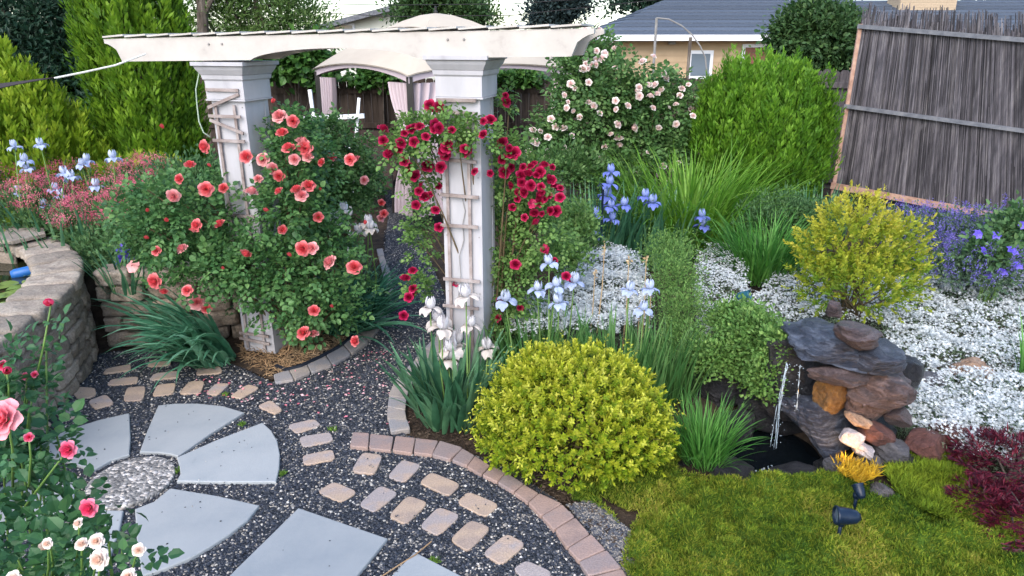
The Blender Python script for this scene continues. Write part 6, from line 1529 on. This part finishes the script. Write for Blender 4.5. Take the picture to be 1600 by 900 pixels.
# ------------------------------------------------------------------ foreground roses
pk = rose_mesh('pink_bloom_large', 'fl_pink_big', .045, 1.0, 8, 8); pk2 = rose_mesh('pink_bloom', 'fl_pink', .034, 1.0, 6, 6); pk3 = rose_mesh('pink_bloom', 'fl_pink', .030, .6, 6, 6); bl = [rose_mesh('blush_bloom', 'fl_blush', .034, 1.15, 6, 6), rose_mesh('blush_bloom', 'fl_blush', .032, 1.0, 6, 6)]
pinkbud = bud_mesh('pink_bud', 'fl_pink', .012); blbud = bud_mesh('blush_bud', 'fl_blush', .010)
def near_rose(name, label, base, blobs, flowers, nspray, extra):
    root = plant(name, label, 'rose bush', base); b = B(); C0, N0 = surf(blobs, 16, .5, .9, -.5); canes(b, base, C0, .007, .003, sag=.02)
    for me, px, py, Y, s, foot in flowers:
        p = dp(px, py, Y); f0 = dp(foot[0], foot[1], Y + foot[2]); tube(b, [f0, (f0 + p) / 2 + [.008, 0, .01], p], [.0035, .003, .0022], 6)
    for P in extra: tube(b, [dp(*q) for q in P], .0028, 6)
    b.build('stems', 'stem_green', root, smooth=True)
    b = B(); rose_foliage(b, blobs, nspray, .034, lo=.2, gmin=.02, spread=1.0)
    for me, px, py, Y, s, foot in flowers:
        p = dp(px, py, Y); f0 = dp(foot[0], foot[1], Y + foot[2])
        for t in (.25, .55, .8):
            q = f0 + (p - f0) * t; rose_foliage(b, None, 1, .026 * (1.15 - t * .5), gmin=.02, spread=.8, pts=(np.array([q]), unit(rng.normal(size=(1, 3)) + [.4, -.3, 0])))
    b.build('foliage', 'leaf_near', root)
    for me, px, py, Y, s, foot in flowers:
        p = dp(px, py, Y); place('bloom', me, root, p - [0, 0, .006], face_cam(p, .28), s)
        b = B()
        for k in range(5):
            a = k * 2 * PI / 5; inst(b, np.array([p - [0, 0, .004]]), np.array([[math.cos(a), math.sin(a), -.35]]), np.array([[0, 0, 1.0]]), .02 * s, .007, T_FLAKE, .8)
        b.build('sepals', 'leaf_near', root)
    return root
nb1 = [Blob(20, 760, 1.75, 75, 70, .18), Blob(75, 700, 1.85, 60, 45, .14), Blob(30, 640, 1.9, 40, 45, .12), Blob(50, 850, 1.6, 90, 60, .18), Blob(-30, 700, 1.7, 60, 120, .2), Blob(25, 560, 2.0, 30, 50, .1), Blob(120, 800, 1.7, 40, 50, .1), Blob(90, 560, 2.05, 22, 45, .07)]
near_rose('pink_rose', 'pink rose bush in the left foreground with one very large bloom', (nb1[0].c[0] - .05, 1.7, 0), nb1,
 [(pk, 12, 652, 1.45, 1.02, (20, 760, .1)), (pk2, 110, 698, 1.62, .72, (40, 790, 0)), (pk2, 142, 788, 1.5, .72, (90, 860, .05)), (pk3, 45, 680, 1.6, .45, (45, 760, 0)), (pk3, 42, 585, 1.95, .46, (35, 650, 0)), (pk3, 55, 583, 1.96, .42, (35, 650, 0)), (pk3, 6, 568, 1.9, .6, (10, 660, 0)), (pinkbud, 81, 469, 2.0, 1.25, (50, 620, -.02)), (pinkbud, 10, 575, 1.85, 1.2, (12, 650, 0))], 250, [[(50, 620, 2.0), (45, 680, 1.9), (40, 760, 1.8)]])
nb2 = [Blob(140, 880, 1.45, 80, 30, .10), Blob(60, 890, 1.4, 80, 40, .12), Blob(180, 880, 1.5, 45, 22, .08)]
near_rose('blush_rose', 'rose with creamy blush blooms at the bottom left edge', (nb2[0].c[0], 1.4, 0), nb2,
 [(bl[0], 158, 870, 1.25, .66, (140, 960, .1)), (bl[1], 217, 855, 1.3, .46, (190, 930, .1)), (bl[0], 152, 842, 1.3, .5, (140, 930, .1)), (bl[1], 128, 848, 1.3, .45, (120, 940, .1)), (bl[1], 124, 815, 1.32, .40, (115, 900, .1)), (bl[0], 202, 897, 1.25, .5, (190, 960, .1)), (blbud, 78, 848, 1.3, 1.2, (80, 920, .1)), (bl[1], 22, 900, 1.2, .5, (30, 960, .1)), (bl[0], 75, 845, 1.28, .36, (70, 930, .1))], 70, [[(191, 838, 1.5), (190, 930, 1.5)]])
# small weeds and moss tufts in the gravel
for i, (x, y, lab, s) in enumerate([(272, 738, 'moss tuft at the right rim of the round disc', .045), (124, 775, 'moss tuft at the left rim of the round disc', .04), (178, 790, 'sparse moss at the lower rim of the round disc', .05), (443, 741, 'tiny green weed right of the wheel slabs', .03), (352, 617, 'tiny weed beside the cobble arc', .03), (378, 664, 'tiny weed between two wedge slabs', .03), (520, 672, 'pale weed near the three long cobbles', .035), (677, 878, 'tiny weed beside the slab at the bottom edge', .03)]):
    b = B(); n = 60; c = at(x, y, .008); P = c + rng.normal(0, .35, (n, 3)) * [s, s, 0]; A = rdir(n); A[:, 2] = abs(A[:, 2]) + .2
    inst(b, P, A, rdir(n), .025, .009, T_SMALL, rng.uniform(0, 1, n)); b.build('weed', 'weed', label=lab, cat='weed', group='weeds in the gravel')
# a dry twig across the gravel
b = B(); tube(b, [at(674, 846, .035), at(650, 866, .03), at(620, 885, .02), at(590, 905, .012)], .0035, 5); b.build('dry_twig', 'straw', label='long dry twig lying on gravel beside the cobbles', cat='twig')
